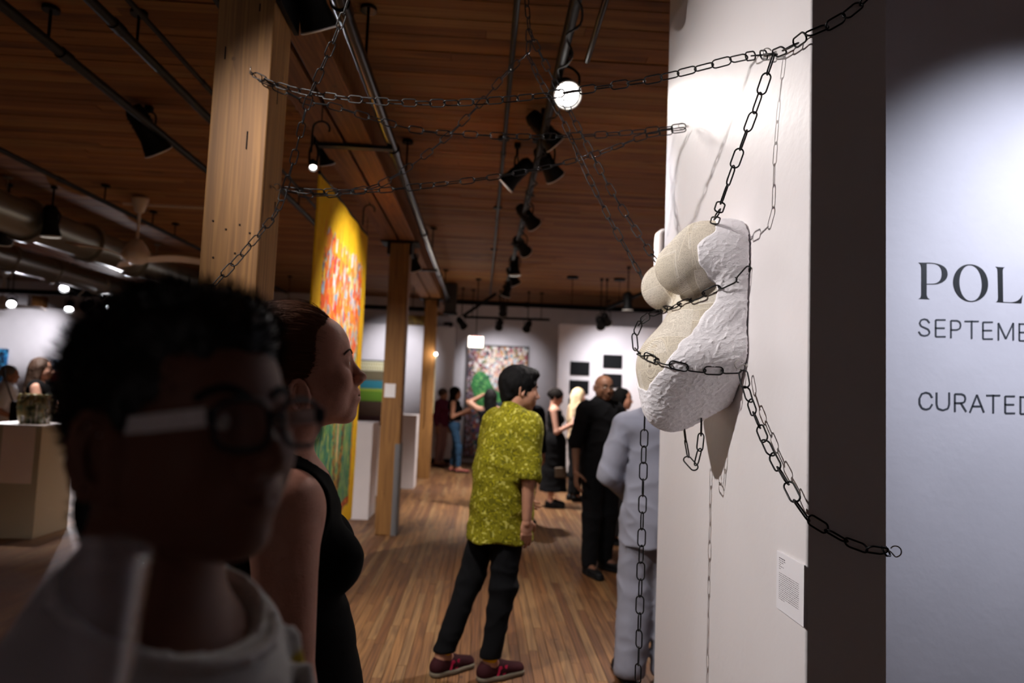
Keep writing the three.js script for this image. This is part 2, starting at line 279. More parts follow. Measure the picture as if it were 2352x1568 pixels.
{ const a = at(312, 590, 7.6); fan([a.x, a.y, a.z], 0.1, 'cream three-bladed ceiling fan hanging left of the nearest post'); const b = at(4, 702, 13.4); fan([b.x, b.y, b.z], 0.15, 'far pale ceiling fan partly cut by the left edge of the picture'); }
// small black discs with thin rods on the deck
for (const [px, py, z, l] of [[1316, 622, 11.5, 'black ceiling disc with a thin rod, left one above the pictures'], [1424, 625, 11.5, 'black ceiling disc with a thin rod, right one near the sculpture']]) {
  const a = at(px, py, z), t = thing('ceiling_rose', l, 'ceiling fitting', [a.x, CEIL - 0.002, a.z]); sub(t, 'disc', cyl(V(0, -0.035, 0), V(0, 0, 0), 0.1), M.black); sub(t, 'rod', cyl(V(0, -0.5, 0), V(0, -0.03, 0), 0.006, 0.006, 6), M.blackMetal);
}
// curved iron hooks hanging from the big beam
for (const [px, py, z, l] of [[738, 296, 3.9, 'curved iron hook hanging from the big beam, nearer one beside the near post'], [848, 482, 6.0, 'curved iron hook hanging from the big beam, farther one above the banner']]) {
  const a = at(px, py, z), t = thing('iron_hook', l, 'hook', a), p = [V(-0.05, -0.14, 0)]; for (let i = 0; i <= 8; i++) { const g = Math.PI - i / 8 * Math.PI * 1.1; p.push(V(0.048 * Math.cos(g), 0.045 * Math.sin(g), 0)); }
  sub(t, 'bent_rod', tube(p, 0.006, 36, 8), M.blackMetal); sub(t, 'hanger', cyl(V(0, 0.045, 0), V(0, BEAM_Y + 0.1 - a.y, 0), 0.004, 0.004, 8), M.blackMetal);
}
// ---------- spotlights: a black can on a yoke, glowing lens, and the light it throws ----------
function spot(name, label, p, target, o = {}) {
  const t = thing('spotlight', label, 'spotlight', p), dir = target.clone().sub(p).normalize(), q = lookQ(dir), k = o.size ?? 1;
  const put = (g) => { g.scale(k, k, k); g.applyQuaternion(q); return g; };
  const can = [[0, 0.16], [0.04, 0.155], [0.058, 0.12], [0.06, 0.02], [0.062, -0.04], [0.078, -0.1], [0.082, -0.125], [0.078, -0.125], [0.072, -0.1], [0.056, -0.03], [0.052, 0.02]];
  sub(t, 'housing', put(lathe(can, 24)), M.black);
  sub(t, 'rim', put(new THREE.TorusGeometry(0.08, 0.005, 8, 28).rotateX(Math.PI / 2).translate(0, -0.124, 0)), M.reflector);
  sub(t, 'fin', put(mergeGeometries([0.1, 0.075, 0.05].map((y) => new THREE.TorusGeometry(0.061, 0.004, 6, 24).rotateX(Math.PI / 2).translate(0, y, 0)))), M.black);
  const lit = o.power > 0;
  const lens = new THREE.Mesh(clean(fin(put(new THREE.CircleGeometry(0.066, 24).rotateX(Math.PI / 2).translate(0, -0.088, 0)))), lit ? glow(o.colour ?? 0xfff6f0, o.glow ?? 6) : M.reflector); lens.name = 'lens'; t.add(lens);
  if (o.face) sub(t, 'lens_rib', [put(box(0.13, 0.004, 0.006, 0, -0.1, 0)), put(box(0.006, 0.004, 0.13, 0, -0.1, 0.0)), put(box(0.11, 0.004, 0.005, 0, -0.1, 0.03)), put(box(0.11, 0.004, 0.005, 0, -0.1, -0.03))], M.black);
  const top = (o.hang ?? 3.6) - p.y, s = new THREE.Vector3().crossVectors(dir, V(0, 1, 0)); if (s.lengthSq() < 0.01) s.set(1, 0, 0); s.normalize().multiplyScalar(0.072 * k);
  const yk = Math.min(0.15, Math.max(0.05, top - 0.03));
  sub(t, 'yoke', [tube([s.clone(), s.clone().setY(s.y + yk * 0.7), V(0, yk, 0), s.clone().negate().setY(yk * 0.7 - s.y), s.clone().negate()], 0.007, 24, 6)], M.black);
  if (top > 0.05) sub(t, 'clamp', [cyl(V(0, yk, 0), V(0, top, 0), 0.01, 0.01, 8), box(0.05, 0.06, 0.05, 0, top - 0.005, 0, 0.008)], M.black);
  if (lit) {
    const l = new THREE.SpotLight(o.colour ?? 0xfff6f0, o.power, 0, (o.angle ?? 25) * Math.PI / 180, o.penumbra ?? 0.8, 2);
    l.position.copy(p).addScaledVector(dir, 0.13 * k); l.target.position.copy(target); l.castShadow = true; l.shadow.radius = o.soft ?? 2; l.shadow.mapSize.set(1024, 1024); l.name = 'spotlight_beam'; scene.add(l, l.target);
  }
  return t;
}
const COOL = 0xf6f6ff, NEUT = 0xfff5f0, WARM = 0xffe9d2;
// lights the sculpture
spot('a', 'black spotlight cut by the top edge beside the near post', at(712, -6, 2.78), V(0.25, 0, -5.0), { power: 14, angle: 30, size: 1.0, hang: 3.6, glow: 3 });
spot('a', 'spotlight above the viewer\u2019s left shoulder, aimed at the sculpture and the post', V(-1.75, 3.24, -1.72), V(0.2, 1.95, -2.25), { power: 14, angle: 40, hang: 3.6, soft: 1.2, colour: 0xfff7f4, glow: 8, penumbra: 0.8 });
spot('b', 'lit spotlight with a ribbed glass face, brightest in the picture', at(1300, 210, 3.85), V(0.42, 1.4, -1.0), { power: 1.7, angle: 36, size: 0.98, glow: 14, face: true, hang: 3.6, soft: 2, colour: 0xfff8f2 });
// the row on the long track
const rowL = [
  [1250, 300, 4.7, V(3.5, 0.6, -6), 6, 32, 'black spotlight in the long row, just behind the lit one'],
  [1186, 400, 5.4, V(-1.17, 2.0, -5.75), 15.5, 38, 'black spotlight of the long row aimed left and down'],
  [1258, 378, 5.3, V(2.6, 0.9, -7.0), 5, 30, 'black spotlight of the long row with a bright rim, aimed right'],
  [1212, 498, 6.9, V(2.9, 1.2, -9), 6, 28, 'fifth spotlight of the row, hanging clear with a pale rim'],
  [1198, 565, 8.2, V(2.9, 1.2, -11.8), 7, 26, 'sixth spotlight of the row, smaller and tilted right'],
  [1182, 612, 9.4, V(0.6, 0.2, -9.4), 6, 40, 'seventh spotlight of the row with a dull rim'],
  [1178, 636, 10.2, V(2.0, 0.3, -11.2), 6, 34, 'eighth spotlight, crowded against the seventh one'],
  [1166, 664, 11.2, V(-0.4, 0.6, -12), 6, 34, 'ninth spotlight, low in the row before the end wall'],
  [1155, 712, 12.9, V(0.4, 1.6, -15.2), 0, 30, 'last and smallest spotlight of the long track'],
];
for (const [px, py, z, tg, pw, an, l] of rowL) spot('row', l, at(px, py, z), tg, { power: pw > 15 ? 11 : pw * 6, angle: an, hang: 3.6, glow: 2.5 });
// left rail and left wall
spot('left', 'big black spotlight on the left rail with two bright rim glints', at(338, 303, 5.05), V(-1.2, 0.4, -7.2), { power: 18, angle: 36, size: 1.25, hang: 3.6, glow: 3 });
spot('left', 'black spotlight in front of the upper duct at far left', at(117, 512, 7.4), V(-4.6, 0.9, -7.6), { power: 18, angle: 36, size: 1.2, hang: 3.6, glow: 2 });
spot('left', 'black spotlight half cut by the left picture edge', at(12, 527, 7.4), V(-6.4, 0.9, -8.6), { power: 0, size: 1.2, hang: 3.6 });
const wl = [[27, 694, 12.6, V(-6.4, 1.0, -9.3), 9, 'lit bulb spotlight at the far left below the cross rail'], [160, 702, 12.6, V(-6.3, 0.3, -10.2), 6, 'lit bulb spotlight below the cross rail, second from the left'], [150, 655, 12.2, V(-6.2, 0.4, -9.2), 6, 'lit bulb spotlight above the cross rail'], [252, 706, 12.6, V(-3.4, 1.0, -7.5), 5, 'flaring lit spotlight nearest the boy\u2019s hair']];
for (const [px, py, z, tg, pw, l] of wl) spot('wall', l, at(px, py, z), tg, { power: pw * 2, angle: 36, hang: 3.6, glow: 16, size: 0.95, penumbra: 1, colour: COOL });
for (const [px, py, z, l] of [[172, 660, 12.3, 'dark unlit spotlight right of the bulb above the cross rail'], [203, 700, 12.6, 'spotlight between the lit bulbs, turned to the left wall'], [231, 672, 12.4, 'dark unlit spotlight standing on the cross rail']]) spot('wall', l, at(px, py, z), px === 203 ? at(60, 775, 14.7) : V(-4, 0.5, -14), { power: px === 203 ? 34 : 0, angle: 17, penumbra: 1, colour: COOL, glow: 2, hang: 3.6, size: 1.1 });
// banner, painting and picture lights
spot('banner', 'small black spotlight beside the top of the yellow banner', at(745, 350, 4.9), V(-0.5, 0.2, -6.4), { power: 8, angle: 34, size: 0.7, hang: 3.6, glow: 3 });
spot('banner', 'tiny bright clip light above the corner of the banner', at(719, 378, 4.6), V(-0.75, 1.4, -3.2), { power: 0.4, angle: 30, size: 0.34, hang: 3.6, glow: 5 });
spot('banner', 'black spotlight under the beam between banner and second post', at(948, 598, 8.3), V(0.0, 0.1, -9.8), { power: 14, angle: 30, size: 1, hang: 3.6, glow: 3 });
spot('end', 'lit spotlight at the left end of the short rail', at(1060, 742, 13.4), V(0.5, 1.7, -15.3), { power: 2, angle: 36, hang: 3.6, glow: 14, colour: COOL, penumbra: 1 });
spot('end', 'dark spotlight in the middle of the short rail', at(1147, 745, 13.5), V(0.15, 2.1, -15.3), { power: 5, angle: 28, hang: 3.6, glow: 2, colour: COOL, penumbra: 1 });
spot('end', 'dark spotlight at the right end of the short rail', at(1212, 749, 13.5), V(0.55, 2.0, -15.3), { power: 4, angle: 36, hang: 3.6, glow: 2, colour: COOL, penumbra: 1 });
spot('pictures', 'twin-glare spotlight in front of the black pictures, left bulb', at(1379, 741, 11.6), V(2.4, 1.9, -13.2), { power: 5, angle: 42, hang: 3.6, glow: 16, colour: COOL, penumbra: 1 });
spot('pictures', 'twin-glare spotlight in front of the black pictures, right bulb', at(1392, 733, 11.6), V(2.9, 2.0, -13.2), { power: 5, angle: 42, hang: 3.6, glow: 16, colour: COOL, penumbra: 1 });
spot('pictures', 'unlit dark spotlight with a pale rim above the right bulbs', at(1442, 693, 10.4), V(2.3, 0.6, -10.6), { power: 6, angle: 36, hang: 3.6, glow: 2 });
spot('end', 'spotlight on the striped textile, mostly behind the second post', at(905, 700, 12.9), V(-1.9, 2.2, -14.9), { power: 11, angle: 30, hang: 3.6, glow: 3, colour: COOL, penumbra: 1 });
// exhibition wall light, outside the frame to the right
spot('wall', 'spotlight outside the picture aimed at the exhibition lettering', V(2.5, 3.3, -0.95), V(2.2, 2.0, TXT_Z), { power: 13, angle: 34, hang: 3.6, glow: 2, colour: 0xe0e9ff, penumbra: 1 });
// floor pools between the visitors
spot('fill', 'spotlight hidden by the near partition above the visitors', V(1.6, 3.36, -5.4), V(0.5, 0.7, -4.2), { power: 20, angle: 36, hang: 3.6, glow: 2, colour: NEUT, penumbra: 1 });
spot('fill', 'spotlight on the long track above the picture, aimed at the suited man', V(0.36, 3.34, -2.6), V(0.85, 0.9, -4.2), { power: 6, angle: 30, hang: 3.6, glow: 2, colour: COOL, penumbra: 1 });
spot('fill', 'spotlight on the left rail above the picture, aimed down at the floor', V(-2.44, 3.3, -2.2), V(-2.0, 0, -4.4), { power: 14, angle: 40, hang: 3.6, glow: 2, colour: NEUT, penumbra: 1 });
spot('fill', 'spotlight outside the picture far left, above the floor behind the plinths', V(-3.4, 3.3, -9.6), V(-3.2, 0, -9.0), { power: 14, angle: 46, hang: 3.6, glow: 2, colour: NEUT, penumbra: 1 });
spot('fill', 'spotlight behind the viewer aimed at the wall at the back', V(-1.2, 3.3, 2.3), V(-0.8, 1.4, 4.5), { power: 6, angle: 44, hang: 3.6, glow: 2, colour: NEUT, penumbra: 1 });
// ---------- hung works, plinths, signs ----------
const blob = (g, x, y, rx, ry, a, c) => { g.fillStyle = c; g.beginPath(); g.ellipse(x, y, rx, ry, a, 0, 7); g.fill(); };
const pick = (l) => l[Math.floor(rnd() * l.length)];
{ // long yellow banner hung along the room
  const t = thing('textile_banner', 'tall yellow bordered textile banner with orange and blue flowers above green', 'banner', [-1.17, 0, 0]);
  const z0 = -4.645, z1 = -6.56, y0 = 0.36, y1 = 3.03, w = z0 - z1, h = y1 - y0;
  const art = canvasTex(1024, 1536, 1, 1, (g, W, H) => {
    g.fillStyle = '#f2bd00'; g.fillRect(0, 0, W, H);
    for (let i = 0; i < 900; i++) blob(g, rnd() * W, rnd() * H, rr(3, 12), rr(8, 30), 0, pick(['#f6c808', '#ecb000', '#f0c21a']));
    const L = W * 0.12, R = W * 0.9, B = H * 0.93, mid = H * 0.54;
    g.fillStyle = '#c9571a'; g.fillRect(L - 14, H * 0.12, R - L + 28, B - H * 0.12 + 14);
    g.fillStyle = '#a9b9c9'; g.fillRect(L, H * 0.13, R - L, mid - H * 0.13);
    for (let y = H * 0.13; y < B; y += 16) { g.fillStyle = pick(['#f08a1c', '#7a1e12', '#e0451c']); g.fillRect(L - 14, y, 14, 9); g.fillRect(R, y, 14, 9); }
    for (let i = 0; i < 2600; i++) { const x = rr(L, R), y = rr(H * 0.13, mid); blob(g, x, y, rr(5, 16), rr(14, 52), rr(-0.25, 0.25), pick(['#b4c2d2', '#7c94b2', '#c6d2dc', '#5c7494', '#e8a824', '#f6cf4a', '#7c8c46', '#c8d2d6', '#ef7a22', '#f08c30'])); }
    for (let i = 0; i < 120; i++) { const x = rr(L, R), y = rr(H * 0.13, mid - 20); for (let k = 0; k < 7; k++) blob(g, x + rr(-18, 18), y + rr(-26, 26), rr(6, 14), rr(14, 30), rr(-0.5, 0.5), pick(['#f2681c', '#ef5a24', '#f58a2a', '#e23c2c', '#f7a035'])); }
    for (let i = 0; i < 26; i++) { const x = rr(L - 20, R); g.fillStyle = pick(['#f0a020', '#f4b81c', '#ef8c26']); g.beginPath(); g.moveTo(x - 12, H * 0.16); g.lineTo(x + rr(-6, 6), H * rr(0.05, 0.12)); g.lineTo(x + 14, H * 0.17); g.fill(); }
    g.fillStyle = '#3f7a55'; g.fillRect(L, mid, R - L, B - mid);
    for (let i = 0; i < 2600; i++) blob(g, rr(L, R), rr(mid, B), rr(3, 8), rr(12, 44), rr(-0.12, 0.12), pick(['#2f6f56', '#4f8c58', '#6f9a50', '#2b5f60', '#8fae5c', '#3c8068', '#b6b862']));
    for (let i = 0; i < 420; i++) blob(g, rr(L, R), rr(mid - 60, mid + 40), rr(6, 14), rr(14, 40), 0, pick(['#3f7a55', '#8aa2be', '#ef7a22', '#7c9c46', '#d8dfe4']));
    g.fillStyle = '#cfa56a'; g.fillRect(W * 0.53, mid - 40, 46, H * 0.26); for (let i = 0; i < 90; i++) blob(g, W * 0.53 + rr(2, 44), rr(mid - 40, mid + H * 0.21), 4, rr(10, 30), 0, pick(['#dcb67c', '#b98c50', '#e4c592']));
    for (let i = 0; i < 260; i++) { const a = rnd(), x = W * (0.44 + 0.26 * a) + rr(-26, 26), y = H * (0.86 - 0.12 * Math.pow(Math.abs(a - 0.45) * 1.7, 2) * 3) + rr(-34, 34); blob(g, x, y, rr(5, 12), rr(8, 22), rr(-1, 1), pick(['#6a4a20', '#8a6426', '#b0842c', '#4c3a1c', '#a06a30'])); }
    g.fillStyle = '#a84218'; g.fillRect(L - 14, B - 26, R - L + 28, 36);
    for (let i = 0; i < 120; i++) blob(g, rr(L, R), B - 8 + rr(-14, 14), rr(5, 12), rr(4, 10), 0, pick(['#c9571a', '#8c2f14', '#dc7a24']));
  });
  const g = new THREE.BoxGeometry(0.012, h, w, 1, 24, 40), p = g.attributes.position;
  for (let i = 0; i < p.count; i++) { const f = p.getZ(i) / w, e = 0.5 - p.getY(i) / h; p.setX(i, p.getX(i) + 0.012 * Math.sin(f * 9 + e * 2) * e + 0.006 * Math.sin(f * 23)); p.setY(i, p.getY(i) + 0.008 * Math.sin(f * 14) * (e > 0.9 ? 1 : 0)); }
  g.computeVertexNormals(); const n = g.toNonIndexed(), q = n.attributes.position, uv = new Float32Array(q.count * 2);
  for (let i = 0; i < q.count; i++) { uv[2 * i] = 0.5 - q.getZ(i) / w; uv[2 * i + 1] = q.getY(i) / h + 0.5; }
  n.setAttribute('uv', new THREE.BufferAttribute(uv, 2)); n.userData.uvDone = true; n.translate(0, (y0 + y1) / 2, (z0 + z1) / 2);
  sub(t, 'cloth', n, mat(0xffffff, 0.9, { map: art }));
  sub(t, 'hanging_bar', cyl(V(0, y1 + 0.012, z0 + 0.02), V(0, y1 + 0.012, z1 - 0.02), 0.012), M.black);
  for (const z of [z0, z1]) sub(t, 'hanging_wire', cyl(V(0, y1, z), V(0, CEIL - 0.005, z), 0.003, 0.003, 6), M.black);
}
function canvasOn(name, label, cat, x0, x1, y0, y1, z, draw, frame, depth = 0.035, W = 512, H = 512) {
  const t = thing(name, label, cat, [(x0 + x1) / 2, (y0 + y1) / 2, z]), w = x1 - x0, h = y1 - y0;
  const g = boxUV(box(w, h, depth, 0, 0, depth / 2)), p = g.attributes.position, uv = g.attributes.uv; for (let i = 0; i < p.count; i++) uv.setXY(i, p.getX(i) / w + 0.5, p.getY(i) / h + 0.5); g.userData.uvDone = true;
  sub(t, 'picture_face', g, mat(0xffffff, 0.6, { map: canvasTex(W, H, 1, 1, draw) }));
  if (frame) { const f = 0.03; sub(t, 'frame', [box(w + 2 * f, f, depth + 0.02, 0, h / 2 + f / 2, depth / 2 + 0.01), box(w + 2 * f, f, depth + 0.02, 0, -h / 2 - f / 2, depth / 2 + 0.01), box(f, h, depth + 0.02, -w / 2 - f / 2, 0, depth / 2 + 0.01), box(f, h, depth + 0.02, w / 2 + f / 2, 0, depth / 2 + 0.01)], frame); }
  return t;
}
{
  const a = at(1076, 793, 15.3), b = at(1203, 1052, 15.3);
  canvasOn('painting', 'tall colourful painting with a green hill shape on the end wall', 'painting', a.x, b.x, b.y, a.y, RZ0 + 0.005, (g, W, H) => {
    g.fillStyle = '#6a5348'; g.fillRect(0, 0, W, H);
    for (let i = 0; i < 1500; i++) { const y = rnd() * H * 0.42; blob(g, rnd() * W, y, rr(6, 22), rr(5, 16), rr(0, 3), pick(['#cfc0b4', '#c49a84', '#dcd4ca', '#a8686a', '#7a94a0', '#c4a878', '#5c7048', '#94484e', '#d8d0c8', '#b07c4c', '#4c4448'])); }
    for (let i = 0; i < 240; i++) blob(g, W * rr(0.3, 0.9), H * rr(0.1, 0.36), rr(6, 18), rr(5, 12), rr(0, 3), pick(['#e4ddd2', '#d8c8b0', '#c2ccd2', '#d8a890', '#b8948c', '#8a9c9c']));
    for (let i = 0; i < 700; i++) blob(g, rnd() * W, H * rr(0.5, 1), rr(6, 18), rr(6, 18), rr(0, 3), pick(['#33405a', '#5c6f8a', '#8a4a40', '#c98a5c', '#2b2c3a', '#6a4a6a', '#a8b4bc', '#8a3a34', '#3a5a4a']));
    for (let i = 0; i < 260; i++) blob(g, rnd() * W * 0.12, rnd() * H, rr(5, 14), rr(5, 14), 0, pick(['#2c2a3c', '#6a3f3c', '#8f7a86', '#4a3a34']));
    g.fillStyle = '#2f7a3a'; g.beginPath(); g.moveTo(W * 0.07, H * 0.36); g.bezierCurveTo(W * 0.1, H * 0.2, W * 0.3, H * 0.19, W * 0.4, H * 0.33); g.bezierCurveTo(W * 0.5, H * 0.47, W * 0.75, H * 0.42, W, H * 0.36); g.lineTo(W, H * 0.66); g.bezierCurveTo(W * 0.6, H * 0.62, W * 0.5, H * 0.55, W * 0.2, H * 0.56); g.closePath(); g.fill();
    for (let i = 0; i < 300; i++) { const x = rr(0.16, 0.95) * W, y = H * (x < W * 0.36 ? rr(0.24, 0.54) : rr(0.46, 0.58)); blob(g, x, y, rr(6, 20), rr(4, 12), 0.4, pick(['#2a6e34', '#3c8a44', '#57a04c', '#1f5a30', '#7cb45e'])); }
    for (let i = 0; i < 60; i++) blob(g, W * rr(0.5, 0.95), H * rr(0.5, 0.58), rr(8, 22), rr(5, 10), 0.3, pick(['#2c3a4a', '#3a4a5c']));
  }, mat(0x2a211e, 0.6), 0.04, 512, 768);
}
// black rectangles on the right-hand partition
{
  const spots = [[1332, 846, 'topmost small black picture of the left column on the white partition'], [1330, 889, 'second small black picture of the left column, beside the blonde hair'], [1328, 931, 'third small black picture of the left column, behind the blonde visitor'], [1326, 973, 'lowest small black picture of the left column near the dress'], [1407, 830, 'topmost small black picture of the right column on the white partition'], [1406, 874, 'second small black picture of the right column beside the bald head'], [1405, 917, 'third small black picture of the right column behind the bald visitor']];
  for (const [px, py, l] of spots) { const a = at(px, py, 13.18), t = thing('black_picture', l, 'picture', [a.x, a.y, -13.2], 0, 'black pictures on the white partition'); sub(t, 'panel', box(0.375, 0.265, 0.03, 0, 0, 0.016, 0.003), M.charcoal); sub(t, 'sheet', box(0.355, 0.245, 0.004, 0, 0, 0.033), phys(0x08080b, 0.7, { specularIntensity: 0.3 })); }
}
// striped textile behind the posts
{
  const a = at(822, 826, 14.8), b = at(893, 990, 14.8);
  const t = thing('striped_textile', 'textile striped in cream, brown, teal and green between banner and second post', 'artwork', [(a.x + b.x) / 2, 0, -14.88]);
  const rows = [[826, 829, 0x1e1c22], [829, 851, 0xd9d2ae], [851, 873, 0x6b5f45], [873, 892, 0x2f7e8c], [892, 898, 0xa2b83e], [898, 921, 0x6f9a2c], [921, 955, 0x5a4434], [955, 990, 0x4a2c2a]];
  for (const [p0, p1, c] of rows) { const u = at(850, p0, 14.8).y, d = at(850, p1, 14.8).y; sub(t, 'woven_band', box(b.x - a.x, u - d - 0.004, 0.03, 0, (u + d) / 2, 0.02, 0.004), mat(c, 0.9, { bumpMap: T.wallBump, bumpScale: 0.004 })); }
  const tri = []; for (let i = 0; i < 13; i++) for (let j = 0; j < 2; j++) { const s = new THREE.Shape(); s.moveTo(-0.022, 0); s.lineTo(0.022, 0); s.lineTo(0, -0.07); s.closePath(); const g = new THREE.ExtrudeGeometry(s, { depth: 0.006, bevelEnabled: false }); g.translate(-0.31 + i * 0.052 + j * 0.026, at(850, 833 + j * 9, 14.8).y, 0.035); tri.push(g); }
  sub(t, 'woven_triangles', tri, mat(0xb5a978, 0.9));
}
// left wall pictures
canvasOn('painting', 'blue painting cut by the left edge of the picture', 'painting', at(-60, 800, 14.6).x, at(13, 800, 14.6).x, at(0, 885, 14.6).y, at(0, 800, 14.6).y, -14.7, (g, W, H) => { g.fillStyle = '#10314f'; g.fillRect(0, 0, W, H); for (let i = 0; i < 500; i++) blob(g, rnd() * W, rnd() * H, rr(6, 26), rr(6, 26), 0, pick(['#1a5f94', '#0c2238', '#2b86b8', '#143c5c', '#0a1a2c', '#3a9ac8'])); }, null, 0.035, 256, 256);
canvasOn('painting', 'pale blue and red painting behind the long-haired woman at the left', 'painting', at(66, 830, 14.6).x, at(150, 830, 14.6).x, at(100, 905, 14.6).y, at(100, 826, 14.6).y, -14.7, (g, W, H) => { g.fillStyle = '#8d9db2'; g.fillRect(0, 0, W, H); for (let i = 0; i < 400; i++) blob(g, rnd() * W, rnd() * H, rr(6, 22), rr(6, 22), 0, pick(['#9fb0c6', '#6c7f9c', '#b6c2d0', '#54657e'])); for (let i = 0; i < 60; i++) blob(g, rr(0.05, 0.35) * W, rr(0.02, 0.35) * H, rr(8, 20), rr(6, 18), 0, pick(['#c0303a', '#d84a50', '#8e2430'])); for (let i = 0; i < 40; i++) blob(g, rr(0.6, 1) * W, rr(0.3, 0.6) * H, rr(8, 20), rr(6, 18), 0, '#b03a44'); }, null, 0.035, 256, 256);
{ // yellow panel glimpsed above the partition between the posts
  const a = at(932, 722, 15.2), b = at(974, 760, 15.2);
  canvasOn('painting', 'mustard yellow panel high between the second and third posts', 'artwork', a.x, b.x, b.y, a.y, RZ0 + 0.005, (g, W, H) => { g.fillStyle = '#a8801c'; g.fillRect(0, 0, W, H); for (let i = 0; i < 120; i++) blob(g, rnd() * W, rnd() * H, rr(8, 30), rr(4, 12), 0, pick(['#8a6414', '#c09a2c', '#6c5014', '#b89030'])); }, null, 0.03, 128, 128);
}
{ // end grain block of timber high at the left
  const a = at(80, 705, 15.1); tag(obj('timber_block', [box(0.24, 0.5, 0.2, a.x, a.y, -15.248, 0.01)], M.beam), 'short brown timber post end above the left display wall', 'post');
}
// plinths
function plinth(label, x, z, w, d, h, turn = 0, m = M.white) { const t = thing('plinth', label, 'plinth', [x, 0, z], turn); sub(t, 'cabinet', box(w, h - 0.02, d, 0, (h - 0.02) / 2, 0, 0.003), m); sub(t, 'top_board', box(w + 0.004, 0.02, d + 0.004, 0, h - 0.01, 0, 0.003), M.white); return t; }
const pedL = plinth('tall white plinth at the left carrying the green ceramic pot', -4.53, -7.16, 0.56, 0.56, 1.09, 0.0, mat(0xb9ad96, 0.8));
plinth('white plinth beside the bottom of the yellow banner', -1.5, -8.62, 0.42, 0.5, 1.15);
plinth('grey white plinth half hidden behind the second post', -1.21, -11.2, 0.4, 0.4, 1.16);
plinth('low white plinth seen between the banner plinth and the second post', -1.66, -10.4, 0.5, 0.4, 1.0);
{ // sheet pinned on the plinth front
  const a = at(5, 975, 6.86), b = at(68, 1114, 6.86), w = b.x - a.x, h = a.y - b.y - 0.02;
  const t = thing('paper_sheet', 'pinkish white printed sheet on the front of the left plinth', 'paper', [(a.x + b.x) / 2, (a.y + b.y) / 2, -6.878]);
  sub(t, 'sheet', box(w, h, 0.003), mat(0xf2ddd6, 0.85));
}
{ // ceramic pot: square-shouldered vessel with pinched rim and drips
  const a = at(80, 969, 7.1), R = 0.125, H = 0.29, t = thing('ceramic_pot', 'green and gold glazed ceramic pot with a ragged rim', 'pot', [a.x, 1.09, -7.1]);
  const g = new THREE.CylinderGeometry(1, 1, 1, 72, 40, true), p = g.attributes.position, col = [];
  for (let i = 0; i < p.count; i++) {
    const y = p.getY(i) + 0.5, an = Math.atan2(p.getZ(i), p.getX(i)), sq = Math.pow(Math.pow(Math.abs(Math.cos(an)), 4) + Math.pow(Math.abs(Math.sin(an)), 4), -0.25);
    const prof = 0.86 + 0.2 * Math.sin(y * 2.6) - 0.16 * smooth(0.8, 0.9, y) + 0.2 * smooth(0.9, 1, y);
    const n = n3(Math.cos(an) * 5 + 9, y * 9, Math.sin(an) * 5 + 9, 5), r = R * sq * prof * (0.93 + 0.16 * n);
    p.setXYZ(i, Math.cos(an) * r, y * H + (y > 0.95 ? 0.02 * (n - 0.4) : 0), Math.sin(an) * r);
    const dr = n3(Math.cos(an) * 7 + 3, y * 2.2, Math.sin(an) * 7 + 3, 8), b = n > 0.62 ? [0.3, 0.24, 0.1] : dr > 0.6 ? [0.62, 0.58, 0.5] : n < 0.35 ? [0.05, 0.06, 0.03] : [0.16, 0.18, 0.09]; col.push(...b);
  }
  g.setAttribute('color', new THREE.Float32BufferAttribute(col, 3)); g.computeVertexNormals();
  sub(t, 'vessel', g, phys(0xffffff, 0.28, { vertexColors: true, side: THREE.DoubleSide, clearcoat: 0.6 })); sub(t, 'foot', cyl(V(0, 0, 0), V(0, 0.012, 0), 0.1), mat(0x2c2a18, 0.5));
  sub(t, 'handle', [tube([V(-0.12, 0.26, 0), V(-0.17, 0.28, 0), V(-0.175, 0.2, 0), V(-0.12, 0.12, 0)], 0.013, 20, 8)], phys(0x8a7434, 0.3));
}
// card on the second post
{ const a = at(895.5, 896.5, 7.54), t = thing('label_card', 'small white card on the second pine post', 'card', [a.x, a.y, -7.548]); sub(t, 'card', box(0.118, 0.15, 0.003, 0, 0, 0.002), M.paper); }
// exit sign
{
  const a = at(1093, 785, 12.2), t = thing('exit_sign', 'glowing white exit sign hung on a rod before the painting', 'sign', [a.x, a.y, a.z]);
  sub(t, 'casing', box(0.285, 0.215, 0.05, 0, 0, 0, 0.015), mat(0xd8d2cc, 0.5)); 
  const f = obj('sign_face', box(0.265, 0.195, 0.006, 0, 0, 0.026, 0.002), glow(0xfff2e4, 3.2), t);
  const dash = []; for (let i = 0; i < 4; i++) dash.push(box(0.03, 0.012, 0.004, -0.075 + i * 0.05, 0.092, 0.028)); sub(t, 'red_edge', dash, mat(0xd04a3c, 0.5, { emissive: 0xd04a3c, emissiveIntensity: 1.5 }));
  sub(t, 'rod', cyl(V(0, 0.1, 0), V(0, CEIL - a.y - 0.005, 0), 0.008, 0.008, 8), M.black); sub(t, 'canopy', cyl(V(0, CEIL - a.y - 0.03, 0), V(0, CEIL - a.y - 0.005, 0), 0.05), M.black);
  const l = new THREE.PointLight(0xfff2e4, 0.5); l.position.set(a.x, a.y, a.z + 0.06); l.castShadow = true; l.shadow.radius = 4; scene.add(l);
}
{ // emergency box with a camera arm above it
  const a = at(1026, 772, 15.1), t = thing('emergency_light', 'white emergency light box high on the end wall left of the exit sign', 'lamp', [a.x, a.y, -15.328]);
  sub(t, 'box', box(0.3, 0.12, 0.16, 0, 0, 0.06, 0.02), mat(0xd9d6d6, 0.5)); sub(t, 'arm', tube([V(0, 0.06, 0.06), V(-0.03, 0.16, 0.06), V(0.06, 0.22, 0.08), V(0.08, 0.27, 0.1)], 0.025, 20, 8), M.black); sub(t, 'head', box(0.2, 0.06, 0.08, 0.02, 0.29, 0.1, 0.02), M.black);
}
